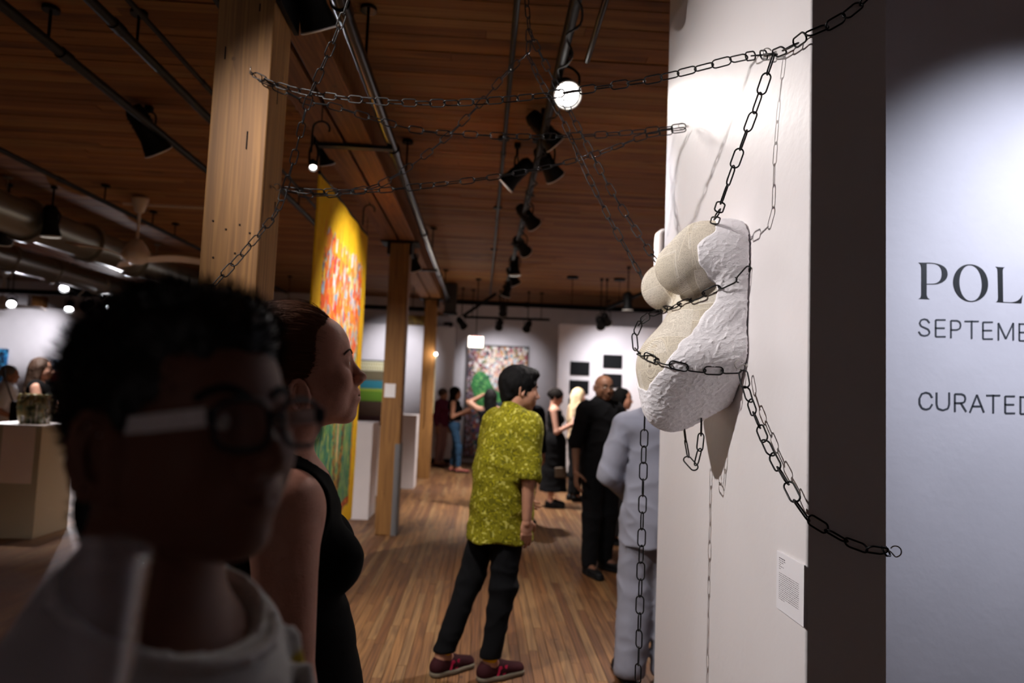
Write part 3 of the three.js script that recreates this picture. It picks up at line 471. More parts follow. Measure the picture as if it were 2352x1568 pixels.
{ // small round glow on the third post and its cord
  const a = at(1001, 813, 12.15), t = thing('indicator_bulb', 'tiny round glowing bulb at the side of the farthest post', 'lamp', [a.x, a.y, a.z]);
  const b = new THREE.Mesh(clean(fin(new THREE.SphereGeometry(0.028, 16, 12))), glow(0xfff0dc, 9)); b.name = 'bulb'; t.add(b);
  sub(t, 'socket', [cyl(V(0, 0.02, 0), V(0, 0.07, 0), 0.016), cyl(V(0, 0.06, 0), V(-0.872 - a.x, 0.06, -12.36 - a.z), 0.008)], M.cream); sub(t, 'cord', cyl(V(0, -1.05, -0.02), V(0, -0.02, -0.02), 0.006, 0.006, 6), mat(0xb8b48e, 0.6));
  const l = new THREE.PointLight(0xfff0dc, 0.25); l.position.copy(a); l.castShadow = true; scene.add(l);
}
{ // pale box glimpsed between chain and partition edge
  const a = at(1520, 578, 4.6), t = thing('wall_speaker', 'pale rounded box showing between the chains and the partition edge', 'speaker', [a.x + 0.09, a.y, a.z]);
  sub(t, 'case', box(0.26, 0.3, 0.16, 0, 0, 0, 0.04), M.white); sub(t, 'bracket', cyl(V(0, 0.14, 0), V(0, CEIL - a.y - 0.005, 0), 0.012), M.blackMetal);
}
// ---------- exhibition lettering, cut from thin black vinyl ----------
{
  const z = TXT_Z + 0.0015, ink = mat(0x050506, 0.55), soft = mat(0x3f4146, 0.6), P = (px, py) => { const a = at(px, py, -TXT_Z); return new THREE.Vector2(a.x, a.y); };
  const plate = (shapes) => { const g = new THREE.ExtrudeGeometry(shapes, { depth: 0.0012, bevelEnabled: false, curveSegments: 24 }); g.translate(0, 0, z - 0.001); return g; };
  const poly = (pts) => new THREE.Shape(pts.map(([x, y]) => P(x, y)));
  const t = thing('wall_title', 'large black letters P O L on the right wall', 'lettering');
  const path = (s, list) => { list.forEach((c, i) => { const p = []; for (let k = 0; k < c.length; k += 2) p.push(P(c[k], c[k + 1])); if (!i) s.moveTo(p[0].x, p[0].y); else if (p.length === 1) s.lineTo(p[0].x, p[0].y); else s.bezierCurveTo(p[0].x, p[0].y, p[1].x, p[1].y, p[2].x, p[2].y); }); return s; };
  // P: stem with flared foot, thin top, swelling bowl
  const s = path(new THREE.Shape(), [[2109, 603], [2128, 603], [2145, 603, 2176, 606, 2176, 629], [2176, 648, 2156, 653, 2142, 653], [2128, 653], [2128, 675], [2128, 682, 2131, 686, 2136, 687], [2109, 686], [2114, 685, 2116, 681, 2116, 674], [2116, 618], [2116, 609, 2114, 605, 2109, 603]]);
  s.holes.push(path(new THREE.Path(), [[2128, 605], [2128, 651.5], [2140, 651.5], [2153, 651, 2163, 645, 2163, 628], [2163, 609, 2150, 605, 2138, 605]]));
  sub(t, 'letter', plate([s]), ink);
  const o = path(new THREE.Shape(), [[2228, 607], [2253, 608, 2269, 628, 2269, 653], [2269, 677, 2252, 693, 2230, 693], [2207, 692, 2189, 672, 2189, 647], [2190, 623, 2206, 606, 2228, 607]]);
  o.holes.push(path(new THREE.Path(), [[2228, 609], [2213, 609, 2203, 626, 2203, 649], [2204, 673, 2215, 691, 2230, 691], [2246, 691, 2256, 674, 2255, 651], [2254, 627, 2243, 609, 2228, 609]]));
  sub(t, 'letter', plate([o]), ink);
  sub(t, 'letter', plate([path(new THREE.Shape(), [[2286, 612.5], [2308, 614], [2304, 615, 2302.5, 618, 2302.5, 623], [2303.5, 693], [2318, 694], [2334, 694, 2342, 689, 2348, 677], [2345.5, 696.5], [2287, 693.5], [2291, 692, 2292.5, 688, 2292.5, 682], [2291, 622], [2291, 616, 2289, 613.5, 2286, 612.5]])]), ink);
  // thin sans lines drawn as strokes on a cap-height box
  const G = { S: [[[.92, .2], [.75, .04], [.5, 0], [.2, .06], [.08, .24], [.2, .42], [.55, .52], [.85, .62], [.97, .8], [.82, .95], [.5, 1], [.2, .95], [.03, .78]]], E: [[[.95, 0], [0, 0], [0, 1], [.95, 1]], [[0, .49], [.86, .49]]], P: [[[0, 1], [0, 0], [.6, 0], [.88, .08], [.97, .27], [.88, .47], [.6, .55], [0, .55]]], T: [[[0, 0], [1, 0]], [[.5, 0], [.5, 1]]], M: [[[0, 1], [0, 0], [.5, .95], [1, 0], [1, 1]]], B: [[[0, 0], [0, 1], [.6, 1], [.95, .9], [.95, .6], [.6, .5], [0, .5]], [[0, 0], [.55, 0], [.85, .1], [.85, .4], [.55, .5]]], C: [[[.97, .27], [.8, .06], [.5, 0], [.2, .08], [.02, .35], [.02, .65], [.2, .92], [.5, 1], [.8, .94], [.97, .73]]], U: [[[0, 0], [0, .65], [.1, .9], [.5, 1], [.9, .9], [1, .65], [1, 0]]], R: [[[0, 1], [0, 0], [.6, 0], [.88, .08], [.97, .27], [.88, .47], [.6, .53], [0, .53]], [[.55, .53], [1, 1]]], A: [[[0, 1], [.5, 0], [1, 1]], [[.2, .68], [.8, .68]]], D: [[[0, 0], [0, 1], [.45, 1], [.85, .85], [.98, .5], [.85, .15], [.45, 0], [0, 0]]] };
  function line(label, y0, y1, slope, letters, wide) {
    const t = thing('wall_text_line', label, 'lettering');
    for (const [ch, a, b] of letters) { const geoms = []; for (const st of G[ch]) for (let i = 0; i < st.length - 1; i++) { if (i) { const j = P(a + (b - a) * st[i][0], y0 + (a - 2109) * slope + (y1 - y0) * st[i][1]), c = new THREE.Shape(); c.absarc(j.x, j.y, wide / 2, 0, 6.2832); geoms.push(plate([c])); } const q = (p) => P(a + (b - a) * p[0], y0 + (a - 2109) * slope + (y1 - y0) * p[1]), u = q(st[i]), v = q(st[i + 1]), d = v.clone().sub(u).normalize().multiplyScalar(wide / 2), n = new THREE.Vector2(-d.y, d.x), d0 = i ? 0 : 1, d1 = i === st.length - 2 ? 1 : 0; geoms.push(plate([new THREE.Shape([u.clone().addScaledVector(d, -d0).add(n), v.clone().addScaledVector(d, d1).add(n), v.clone().addScaledVector(d, d1).sub(n), u.clone().addScaledVector(d, -d0).sub(n)])])); } sub(t, 'letter', geoms, soft); }
  }
  line('thin grey letters S E P T E M B under the large title', 732.5, 771, 0.049, [['S', 2110, 2136], ['E', 2149, 2171], ['P', 2184, 2207], ['T', 2217, 2246], ['E', 2257.5, 2279.5], ['M', 2293, 2327], ['B', 2341, 2366]], 0.0058);
  line('thin grey letters C U R A T E D at the lower right wall', 901, 940, 0.044, [['C', 2111, 2141], ['U', 2151, 2180], ['R', 2193, 2218], ['A', 2228, 2259], ['T', 2267, 2295], ['E', 2308.5, 2330], ['D', 2343.5, 2372]], 0.0066);
}
// ---------- caption card on the near partition ----------
{
  const p = [onX(1789, 1264, PXF), onX(1852, 1295, PXF), onX(1785, 1396, PXF)];
  const w = p[1].z - p[0].z, h = p[0].y - p[2].y - 0.004;
  const t = thing('caption_card', 'white printed caption card at the corner of the sculpture partition', 'card', [PXF - 0.0035, p[0].y - h / 2, (p[0].z + p[1].z) / 2]);
  const print = canvasTex(512, 512, 1, 1, (g, W, H) => {
    g.fillStyle = '#f0eef2'; g.fillRect(0, 0, W, H); g.fillStyle = '#5a565c'; const row = (x, y, w, hh) => { for (let k = 0; k < w;) { const l = 8 + rnd() * 26; g.globalAlpha = 0.55 + 0.45 * rnd(); g.fillRect(x + k, y, Math.min(l, w - k), hh); k += l + 6; } g.globalAlpha = 1; };
    g.fillStyle = '#2c2a2e'; row(48, 46, 120, 9); g.fillStyle = '#6a666c'; row(48, 66, 128, 7); row(48, 84, 92, 7); row(48, 102, 36, 7); row(48, 120, 96, 7); row(48, 140, 40, 7);
    for (let i = 0; i < 14; i++) row(48, 180 + i * 17.5, i === 13 ? 120 : 376, 7);
  });
  const g = boxUV(box(0.004, h, w)), q = g.attributes.position, uv = g.attributes.uv; for (let i = 0; i < q.count; i++) uv.setXY(i, q.getZ(i) / w + 0.5, q.getY(i) / h + 0.5); g.userData.uvDone = true;
  sub(t, 'card', g, mat(0xffffff, 0.75, { map: print }));
}
// ---------- smooth solids: distance fields meshed by surface nets ----------
class Field {
  constructor(lo, hi, h) { this.lo = lo; this.h = h; this.n = [0, 1, 2].map((i) => Math.ceil((hi[i] - lo[i]) / h) + 1); this.d = new Float32Array(this.n[0] * this.n[1] * this.n[2]).fill(9); this.setXf(null); }
  setXf(m) { this.m = m; this.s = 1; if (m) { this.mi = m.clone().invert(); this.s = V().setFromMatrixScale(m).x; } return this; }
  put(f, lo, hi, k = 0, mode = 0) {                       // 0 join, 1 carve, 2 keep inside
    const { n, h, d, s } = this; k *= s; let L = lo, U = hi;
    if (this.m && mode !== 2) { const b = new THREE.Box3(V(...lo), V(...hi)).applyMatrix4(this.m); L = b.min.toArray(); U = b.max.toArray(); }
    const mg = k + 2.5 * h, a = [], z = [];
    for (let i = 0; i < 3; i++) { a[i] = mode === 2 ? 0 : Math.max(0, Math.floor((L[i] - mg - this.lo[i]) / h)); z[i] = mode === 2 ? n[i] - 1 : Math.min(n[i] - 1, Math.ceil((U[i] + mg - this.lo[i]) / h)); }
    const e = this.m ? this.mi.elements : null;
    for (let kz = a[2]; kz <= z[2]; kz++) for (let j = a[1]; j <= z[1]; j++) {
      let at = (kz * n[1] + j) * n[0] + a[0]; const py = this.lo[1] + j * h, pz = this.lo[2] + kz * h;
      for (let i = a[0]; i <= z[0]; i++, at++) {
        const px = this.lo[0] + i * h; let v;
        if (e) v = f(e[0] * px + e[4] * py + e[8] * pz + e[12], e[1] * px + e[5] * py + e[9] * pz + e[13], e[2] * px + e[6] * py + e[10] * pz + e[14]) * s; else v = f(px, py, pz);
        const c = d[at];
        if (mode === 0) { const t = k > 0 ? Math.max(k - Math.abs(c - v), 0) / k : 0; d[at] = Math.min(c, v) - t * t * k * 0.25; }
        else { if (mode === 1) v = -v; const t = k > 0 ? Math.max(k - Math.abs(c - v), 0) / k : 0; d[at] = Math.max(c, v) + t * t * k * 0.25; }
      }
    }
    return this;
  }
  cap(a, b, r1, r2 = r1, k = 0, mode = 0) {
    const [ax, ay, az] = a, dx = b[0] - ax, dy = b[1] - ay, dz = b[2] - az, l = dx * dx + dy * dy + dz * dz || 1e-9, R = Math.max(r1, r2);
    return this.put((x, y, z) => { const px = x - ax, py = y - ay, pz = z - az; const t = clamp((px * dx + py * dy + pz * dz) / l); const qx = px - dx * t, qy = py - dy * t, qz = pz - dz * t; return Math.sqrt(qx * qx + qy * qy + qz * qz) - (r1 + (r2 - r1) * t); },
      [0, 1, 2].map((i) => Math.min(a[i], b[i]) - R), [0, 1, 2].map((i) => Math.max(a[i], b[i]) + R), k, mode);
  }
  ell(c, r, k = 0, mode = 0, eul = null) {
    const m = eul ? new THREE.Matrix4().makeRotationFromEuler(new THREE.Euler(...eul)).transpose().elements : null, R = Math.max(...r), [a, b, d] = r;
    const f = (x, y, z) => { x -= c[0]; y -= c[1]; z -= c[2]; if (m) { const X = m[0] * x + m[4] * y + m[8] * z, Y = m[1] * x + m[5] * y + m[9] * z; z = m[2] * x + m[6] * y + m[10] * z; x = X; y = Y; } const k0 = Math.sqrt((x / a) ** 2 + (y / b) ** 2 + (z / d) ** 2), k1 = Math.sqrt((x / a / a) ** 2 + (y / b / b) ** 2 + (z / d / d) ** 2); return k1 < 1e-9 ? -Math.min(a, b, d) : k0 * (k0 - 1) / k1; };
    const q = eul ? [R, R, R] : r; return this.put(f, [0, 1, 2].map((i) => c[i] - q[i]), [0, 1, 2].map((i) => c[i] + q[i]), k, mode);
  }
  cut(nx, ny, nz, o, k = 0.004) { return this.put((x, y, z) => nx * x + ny * y + nz * z - o, null, null, k, 2); }   // keeps n.p < o
  warp(f) { const { n, lo, h, d } = this; let i = 0; for (let c = 0; c < n[2]; c++) for (let b = 0; b < n[1]; b++) for (let a = 0; a < n[0]; a++, i++) if (Math.abs(d[i]) < 0.04) d[i] -= f(lo[0] + a * h, lo[1] + b * h, lo[2] + c * h); return this; }
  sample(x, y, z) {                                       // trilinear
    const { n, lo, h, d } = this, u = (x - lo[0]) / h, v = (y - lo[1]) / h, w = (z - lo[2]) / h, i = Math.floor(u), j = Math.floor(v), k = Math.floor(w); if (i < 0 || j < 0 || k < 0 || i >= n[0] - 1 || j >= n[1] - 1 || k >= n[2] - 1) return 0.05;
    const L = (p, q, t) => p + (q - p) * t, fu = u - i, fv = v - j, fw = w - k, at = (k * n[1] + j) * n[0] + i, sy = n[0], sz = n[0] * n[1];
    return Math.min(0.05, L(L(L(d[at], d[at + 1], fu), L(d[at + sy], d[at + sy + 1], fu), fv), L(L(d[at + sz], d[at + sz + 1], fu), L(d[at + sz + sy], d[at + sz + sy + 1], fu), fv), fw));
  }
  onto(q, off, e = 0.004) {                               // moves a point to the surface, lifted by off
    for (let k = 0; k < 5; k++) { const d = this.sample(q.x, q.y, q.z) - off, g = V(this.sample(q.x + e, q.y, q.z) - this.sample(q.x - e, q.y, q.z), this.sample(q.x, q.y + e, q.z) - this.sample(q.x, q.y - e, q.z), this.sample(q.x, q.y, q.z + e) - this.sample(q.x, q.y, q.z - e)); if (g.lengthSq() < 1e-8 || Math.abs(d) > 0.03) return null; q.addScaledVector(g.normalize(), -d * 0.8); } return q;
  }
  mesh(colourAt) {
    const { n, h, d, lo } = this, [nx, ny, nz] = n, id = new Int32Array(nx * ny * nz).fill(-1), P = [], I = [], sy = nx, sz = nx * ny;
    const E = [[0, 1], [0, 2], [0, 4], [1, 3], [1, 5], [2, 3], [2, 6], [3, 7], [4, 5], [4, 6], [5, 7], [6, 7]], off = [0, 1, sy, sy + 1, sz, sz + 1, sz + sy, sz + sy + 1];
    for (let k = 0; k < nz - 1; k++) for (let j = 0; j < ny - 1; j++) for (let i = 0; i < nx - 1; i++) {
      const b = k * sz + j * sy + i; let m = 0; for (let c = 0; c < 8; c++) if (d[b + off[c]] < 0) m |= 1 << c;
      if (m === 0 || m === 255) continue;
      let x = 0, y = 0, z = 0, c = 0;
      for (const [p, q] of E) { const u = d[b + off[p]], v = d[b + off[q]]; if ((u < 0) === (v < 0)) continue; const t = u / (u - v); x += (p & 1) + t * ((q & 1) - (p & 1)); y += ((p >> 1) & 1) + t * (((q >> 1) & 1) - ((p >> 1) & 1)); z += (p >> 2) + t * ((q >> 2) - (p >> 2)); c++; }
      id[b] = P.length / 3; P.push(lo[0] + (i + x / c) * h, lo[1] + (j + y / c) * h, lo[2] + (k + z / c) * h);
    }
    const quad = (a, b, c, e, flip) => { if (a < 0 || b < 0 || c < 0 || e < 0) return; if (flip) I.push(a, c, b, a, e, c); else I.push(a, b, c, a, c, e); };
    for (let k = 1; k < nz - 1; k++) for (let j = 1; j < ny - 1; j++) for (let i = 1; i < nx - 1; i++) {
      const b = k * sz + j * sy + i, v = d[b] < 0;
      if (v !== (d[b + 1] < 0)) quad(id[b - sy - sz], id[b - sz], id[b], id[b - sy], !v);
      if (v !== (d[b + sy] < 0)) quad(id[b - 1 - sz], id[b - 1], id[b], id[b - sz], !v);
      if (v !== (d[b + sz] < 0)) quad(id[b - 1 - sy], id[b - sy], id[b], id[b - 1], !v);
    }
    const g = new THREE.BufferGeometry(); g.setAttribute('position', new THREE.Float32BufferAttribute(P, 3)); g.setIndex(I); g.computeVertexNormals();
    if (colourAt) { const C = []; for (let i = 0; i < P.length; i += 3) C.push(...colourAt(P[i], P[i + 1], P[i + 2])); g.setAttribute('color', new THREE.Float32BufferAttribute(C, 3)); }
    return g;
  }
}
// ---------- the torso sculpture, hung on the partition; x away from the wall is -x, width runs along z ----------
const TZ = -2.235;                                        // middle of the figure along the wall
const wp = (u, y, p) => [PXF - p, y, TZ + u];             // u towards the camera, p out from the wall
function torsoSolid(h, grow = 0) {
  const F = new Field([PXF - 0.42, 1.4, TZ - 0.33], [PXF + 0.03, 2.24, TZ + 0.33], h), e = grow;
  const E = (u, y, p, ru, ry, rp, k, eul) => F.ell(wp(u, y, p), [rp + e, ry + e, ru + e], k, 0, eul);
  E(0, 1.98, 0.0, 0.205, 0.2, 0.15, 0);                   // ribcage, widest at the wall
  E(0, 1.84, 0.02, 0.2, 0.2, 0.165, 0.07);                // waist and upper belly
  E(0, 1.7, 0.09, 0.19, 0.165, 0.2, 0.07);                // belly
  E(0.03, 1.7, 0.0, 0.205, 0.13, 0.1, 0.06);              // hips at the wall
  E(-0.04, 1.7, 0.0, 0.2, 0.13, 0.1, 0.06);
  E(0.0, 1.575, 0.12, 0.125, 0.115, 0.14, 0.06);          // lower belly and crotch
  E(0.105, 2.015, 0.165, 0.09, 0.088, 0.098, 0.018);      // near breast, heavy below
  E(0.1, 2.085, 0.105, 0.082, 0.085, 0.095, 0.045);
  E(-0.105, 1.985, 0.16, 0.088, 0.088, 0.098, 0.018);     // far breast
  E(-0.1, 2.06, 0.09, 0.078, 0.09, 0.085, 0.045);
  E(0.16, 2.06, 0.05, 0.06, 0.1, 0.1, 0.04);              // near shoulder stump
  E(-0.17, 2.05, 0.04, 0.055, 0.1, 0.09, 0.04);
  // leg cuts: slanting planes from hip to crotch, each side; flat back at the wall
  const slant = (s) => F.put((x, y, z) => { const u = (z - TZ) * s; return (1.66 - y) * 0.62 + (u - 0.155) * 0.78 - e; }, null, null, 0.05, 2);
  slant(1); slant(-1);
  F.put((x, y, z) => (1.59 - 0.72 * (PXF - x) - y) * 0.81 - e, null, null, 0.03, 2);   // the underside rises towards the wall
  F.put((x, y, z) => x - (PXF - 0.004), null, null, 0.01, 2);
  return F;
}
const torsoF = torsoSolid(0.006);
// where plaster covers the print: near flank and the whole underside
function plasterSide(x, y, z) {                           // < 0 inside the plaster
  const u = z - TZ, p = PXF - x, n = 0.018 * (n3(y * 22, u * 22, p * 22, 4) - 0.5) + 0.008 * (n3(y * 60, u * 60, p * 60, 9) - 0.5);
  const pb = y > 2.12 ? 0.1 : y > 2.07 ? 0.15 - 0.05 * smooth(2.07, 2.12, y) : y > 1.945 ? 0.1 + 0.052 * smooth(1.945, 2.02, y) : 0.098 + 0.17 * smooth(1.93, 1.61, y);
  const side = u > -0.02 ? p - pb : 0.2;
  const low = y - 1.628 + 0.35 * Math.min(0, u + 0.03);
  return Math.min(side, low) + n;
}
{
  const pn = new ImprovedNoise();
  const t = thing('torso_sculpture', 'plaster and book-page torso sculpture hung in chains on the white partition', 'sculpture', [PXF, 0, TZ]);
  const h = 0.0034, base = torsoSolid(h), top = torsoSolid(h, 0.004);
  // ridges of brushed plaster
  const ridge = (x, y, z) => { const a = x * 0.8 + y * 0.6, b = y * 0.8 - x * 0.6 + z * 0.5, c = z - y * 0.3, w = pn.noise(a * 14, b * 14, c * 14), n1 = pn.noise(a * 34 + w, b * 52 + w, c * 34), n2 = pn.noise(a * 75 + 9, b * 60 + w * 2, c * 75), n3_ = pn.noise(a * 120, b * 120, c * 120); return Math.pow(Math.max(0, 1 - Math.abs(n1) * 2.2), 5) * 0.0026 + Math.pow(Math.max(0, 1 - Math.abs(n2) * 2.2), 4) * 0.0011 + n3_ * 0.0003; };
  const { n, lo } = top; let i = 0;
  for (let c = 0; c < n[2]; c++) for (let b = 0; b < n[1]; b++) for (let a = 0; a < n[0]; a++, i++) { if (Math.abs(top.d[i]) > 0.03) continue; const x = lo[0] + a * h, y = lo[1] + b * h, z = lo[2] + c * h; top.d[i] = Math.max(top.d[i] - ridge(x, y, z), plasterSide(x, y, z) * 0.6, -(base.d[i] + 0.012)); }
  const place = (g) => { g.translate(-PXF, 0, -TZ); return g; };
  // printed pages: strips of text pasted every way, unrolled around the figure
  const pages = canvasTex(2048, 2048, 0.9, 0.9, (g, W, H) => {
    g.fillStyle = '#e6decd'; g.fillRect(0, 0, W, H);
    for (let k = 0; k < 460; k++) {
      const x = rnd() * W, y = rnd() * H, w = rr(120, 260), hh = rr(150, 330), a = rr(-0.35, 0.35) + (rnd() < 0.12 ? 1.5 : 0);
      g.save(); g.translate(x, y); g.rotate(a); g.fillStyle = pick(['#e9e1d1', '#e2d9c6', '#eee7d9', '#dbd1bc', '#e5dccb']); g.fillRect(-w / 2, -hh / 2, w, hh);
      g.strokeStyle = 'rgba(160,140,106,0.5)'; g.lineWidth = 1.6; g.strokeRect(-w / 2, -hh / 2, w, hh); g.fillStyle = '#887c68';
      const step = rr(8.5, 10.5);
      for (let ly = -hh / 2 + 10; ly < hh / 2 - 8; ly += step) for (let lx = -w / 2 + 9; lx < w / 2 - 9;) { const l = rr(6, 26); g.globalAlpha = rr(0.35, 0.9); g.fillRect(lx, ly, Math.min(l, w / 2 - 9 - lx), step * 0.36); lx += l + rr(2, 4); }
      g.globalAlpha = 1; g.restore();
    }
  });
  const wrapUV = (g) => { const o = g.toNonIndexed(), p = o.attributes.position, uv = new Float32Array(p.count * 2); for (let i = 0; i < p.count; i++) { const x = -p.getX(i), z = p.getZ(i); uv[2 * i] = z - x * Math.tanh(z * 11); uv[2 * i + 1] = p.getY(i) + 0.25 * x; } o.setAttribute('uv', new THREE.BufferAttribute(uv, 2)); o.userData.uvDone = true; return o; };
  sub(t, 'book_page_layer', wrapUV(place(base.mesh())), mat(0xffffff, 0.72, { map: pages }), 'cream book-page front');
  const strokes = tex(1024, 1024, 0.4, 0.4, (u, v) => { const P = 0.4, q = (f, s) => { const A = u * f, B = v * f; return pn.noise(A * 0.8 + B * 0.6, B * 1.2 - A * 0.6, s); }; const w = q(10, 2), a = pn.noise(u * 26 + w, v * 40 + w, 4), b = pn.noise(u * 60 - w, v * 52 + u * 20, 7); return 255 * clamp(0.2 + 0.6 * Math.pow(Math.max(0, 1 - Math.abs(a) * 2.4), 6) + 0.25 * Math.pow(Math.max(0, 1 - Math.abs(b) * 2), 3)); }, false);
  sub(t, 'plaster_layer', boxUV(place(top.mesh())), mat(0xf8f6fa, 0.55, { bumpMap: strokes, bumpScale: 0.0009 }), 'white brushed plaster flank and underside');
  sub(t, 'back_board', box(0.004, 0.34, 0.3, -0.003, 1.95, 0, 0), mat(0xcfc8a8, 0.8));
}
// point where the line of sight through a pixel meets the sculpture, or passes closest to it, lifted off it
function onTorso(px, py, lift = 0.008) {
  const d = rayOf(px, py).normalize(), q = V(); let best = 9, bp = null;
  for (let t = 1.6; t < 3.4; t += 0.004) { q.copy(camera.position).addScaledVector(d, t); const v = torsoF.sample(q.x, q.y, q.z); if (v < best) { best = v; bp = q.clone(); } if (v < lift) return q.clone(); }
  return bp;
}
// ---------- chains of oval links, and the cup hooks that hold them ----------
const linkGeo = (() => {
  class Oval extends THREE.Curve { getPoint(t, o = V()) { const L = 0.017, R = 0.0123, per = 4 * L + 2 * Math.PI * R; let s = t * per; if (s < 2 * L) return o.set(R, 0, -L + s); s -= 2 * L; if (s < Math.PI * R) { const a = s / R; return o.set(R * Math.cos(a), 0, L + R * Math.sin(a)); } s -= Math.PI * R; if (s < 2 * L) return o.set(-R, 0, L - s); s -= 2 * L; const a = s / R; return o.set(-R * Math.cos(a), 0, -L - R * Math.sin(a)); } }
  const g = new THREE.TubeGeometry(new Oval(), 32, 0.0024, 7, true); return clean(boxUV(g));
})();
const PITCH = 0.0535;
function chain(label, pts, o = {}) {
  const curve = new THREE.CatmullRomCurve3(pts, false, 'centripetal'), len = curve.getLength(), n = Math.max(2, Math.round(len / PITCH)), t = thing('chain', label, 'chain', pts[0]);
  const roll0 = o.roll ?? rr(0, 3); let up = V(0, 1, 0);
  for (let i = 0; i < n; i++) {
    const c = curve.getPointAt((i + 0.5) / n), a = curve.getPointAt(i / n), b = curve.getPointAt((i + 1) / n), d = b.sub(a).normalize();
    const side = new THREE.Vector3().crossVectors(Math.abs(d.y) > 0.9 ? V(1, 0, 0.2) : up, d).normalize(), nn = new THREE.Vector3().crossVectors(d, side);
    const q = new THREE.Quaternion().setFromRotationMatrix(new THREE.Matrix4().makeBasis(side, nn, d)).multiply(new THREE.Quaternion().setFromAxisAngle(V(0, 0, 1), roll0 + (i % 2) * Math.PI / 2 + rr(-0.45, 0.45) + (o.twist ?? 0) * i));
    const m = new THREE.Mesh(linkGeo, M.chain); m.name = 'link'; m.position.copy(c).sub(pts[0]); m.quaternion.copy(q); m.castShadow = m.receiveShadow = true; t.add(m);
  }
  return t;
}
function hook(label, p, out, up = V(0, 1, 0)) {           // cup hook: screw, then an open ring
  const o = out.clone().normalize(), pts = []; pts.push(p.clone().addScaledVector(o, -0.012), p.clone().addScaledVector(o, 0.012));
  for (let k = 0; k <= 8; k++) { const a = -Math.PI / 2 + k / 8 * 4.2; pts.push(p.clone().addScaledVector(o, 0.026 + 0.013 * Math.cos(a)).addScaledVector(up, 0.013 * Math.sin(a))); }
  const t = thing('cup_hook', label, 'hook', p); sub(t, 'wire', tube(pts.map((q) => q.clone().sub(p)), 0.0017, 40, 6), M.steel); sub(t, 'collar', cyl(o.clone().multiplyScalar(0.001), o.clone().multiplyScalar(0.005), 0.006), M.steel); return t;
}
const line = (list) => list.map(([x, y, z]) => at(x, y, z));
const hookA = onX(1778, 124, PXF - 0.03), hookB = onX(1574, 290, PXF - 0.028), zA = -hookA.z, zB = -hookB.z;
const zP = 2.57;                                          // just before the front face of the nearest post
hook('upper cup hook on the near partition where three chains meet', onX(1783, 122, PXF), V(-1, 0, 0));
hook('lower cup hook near the far edge of the white partition', onX(1580, 290, PXF), V(-1, 0, 0));
hook('upper cup hook on the front of the nearest post', at(576, 168, 2.6), V(0.3, 0, 1));
hook('cup hook on the right side of the nearest post', V(PX + PW2, at(645, 430, 2.68).y, -2.68), V(1, 0, 0));
chain('long sagging chain from the post to the upper partition hook', [...line([[582, 170, zP], [640, 195, 2.55], [720, 215, 2.5], [850, 231, 2.43], [1000, 237, 2.36], [1120, 232, 2.3], [1250, 219, 2.24], [1370, 202, 2.18], [1500, 182, 2.12], [1600, 158, 2.07], [1700, 133, 2.01]]), hookA]);
chain('sagging chain just below it, from the post to the lower partition hook', [...line([[596, 185, zP], [650, 208, 2.58], [700, 232, 2.6], [760, 243, 2.61], [850, 270, 2.62], [960, 299, 2.64], [1100, 310, 2.66], [1220, 314, 2.68], [1350, 311, 2.7], [1460, 303, 2.72]]), hookB]);
chain('low slack chain crossing the banner top and rising to the lower partition hook', [...line([[655, 433, 2.67], [720, 440, 2.65], [860, 438, 2.64], [1000, 424, 2.66], [1150, 404, 2.68], [1300, 373, 2.7], [1400, 343, 2.72], [1480, 313, 2.73]]), hookB.clone().add(V(0, -0.012, 0))]);
chain('chain dropping from the ceiling beside the nearest post', line([[812, -40, 2.28], [776, 70, 2.36], [738, 160, 2.44], [708, 232, 2.5], [686, 320, 2.57], [668, 390, 2.62], [655, 433, 2.66]]));
chain('chain hanging forward across the front of the nearest post', line([[652, 436, 2.66], [640, 478, 2.62], [592, 542, 2.52], [540, 602, 2.45], [492, 655, 2.4], [440, 730, 2.33], [400, 840, 2.28]]));
chain('chain that sags from the post and climbs to the hanging chain junction', line([[655, 438, 2.69], [720, 447, 2.72], [800, 441, 2.75], [870, 424, 2.77], [940, 383, 2.79], [1020, 320, 2.8], [1100, 241, 2.8], [1160, 172, 2.8], [1212, 122, 2.8]]));
chain('short chain hanging from above to the chain junction', line([[1208, -40, 2.8], [1211, 20, 2.8], [1215, 70, 2.8], [1213, 122, 2.8]]));
chain('chain from the junction down to the far breast of the sculpture', [...line([[1213, 126, 2.8], [1238, 180, 2.77], [1288, 268, 2.72], [1345, 392, 2.65], [1405, 512, 2.58], [1450, 592, 2.53]]), at(1482, 652, 2.48)]);
chain('second slanting chain beside it, down to the far shoulder of the sculpture', [...line([[1215, 70, 2.82], [1240, 122, 2.8], [1262, 165, 2.78], [1312, 262, 2.74], [1400, 430, 2.66], [1460, 528, 2.6]]), at(1512, 606, 2.5)]);
chain('chain from the upper partition hook down to the sculpture shoulder', [hookA.clone(), onX(1741, 232, 0.74), onX(1701, 340, 0.7), onX(1662, 450, 0.66), onTorso(1640, 514, 0.006)]);
chain('chain from the upper hook bending round the partition corner and up', [hookA.clone(), onX(1820, 105, PXF - 0.02), at(1853, 80, 1.635), at(1900, 60, 1.632), at(1950, 30, 1.632), at(2010, -25, 1.632)]);
chain('chain wrapped round the belly and breast of the sculpture', [onTorso(1716, 612), onTorso(1705, 632), onTorso(1670, 650), onTorso(1620, 674), onTorso(1560, 700), onTorso(1515, 715), onTorso(1488, 727), onTorso(1468, 748), onTorso(1458, 776), onTorso(1462, 800), onTorso(1485, 818), onTorso(1530, 833), onTorso(1580, 845), onTorso(1640, 851), onTorso(1700, 850)].filter(Boolean), { roll: 0.4 });
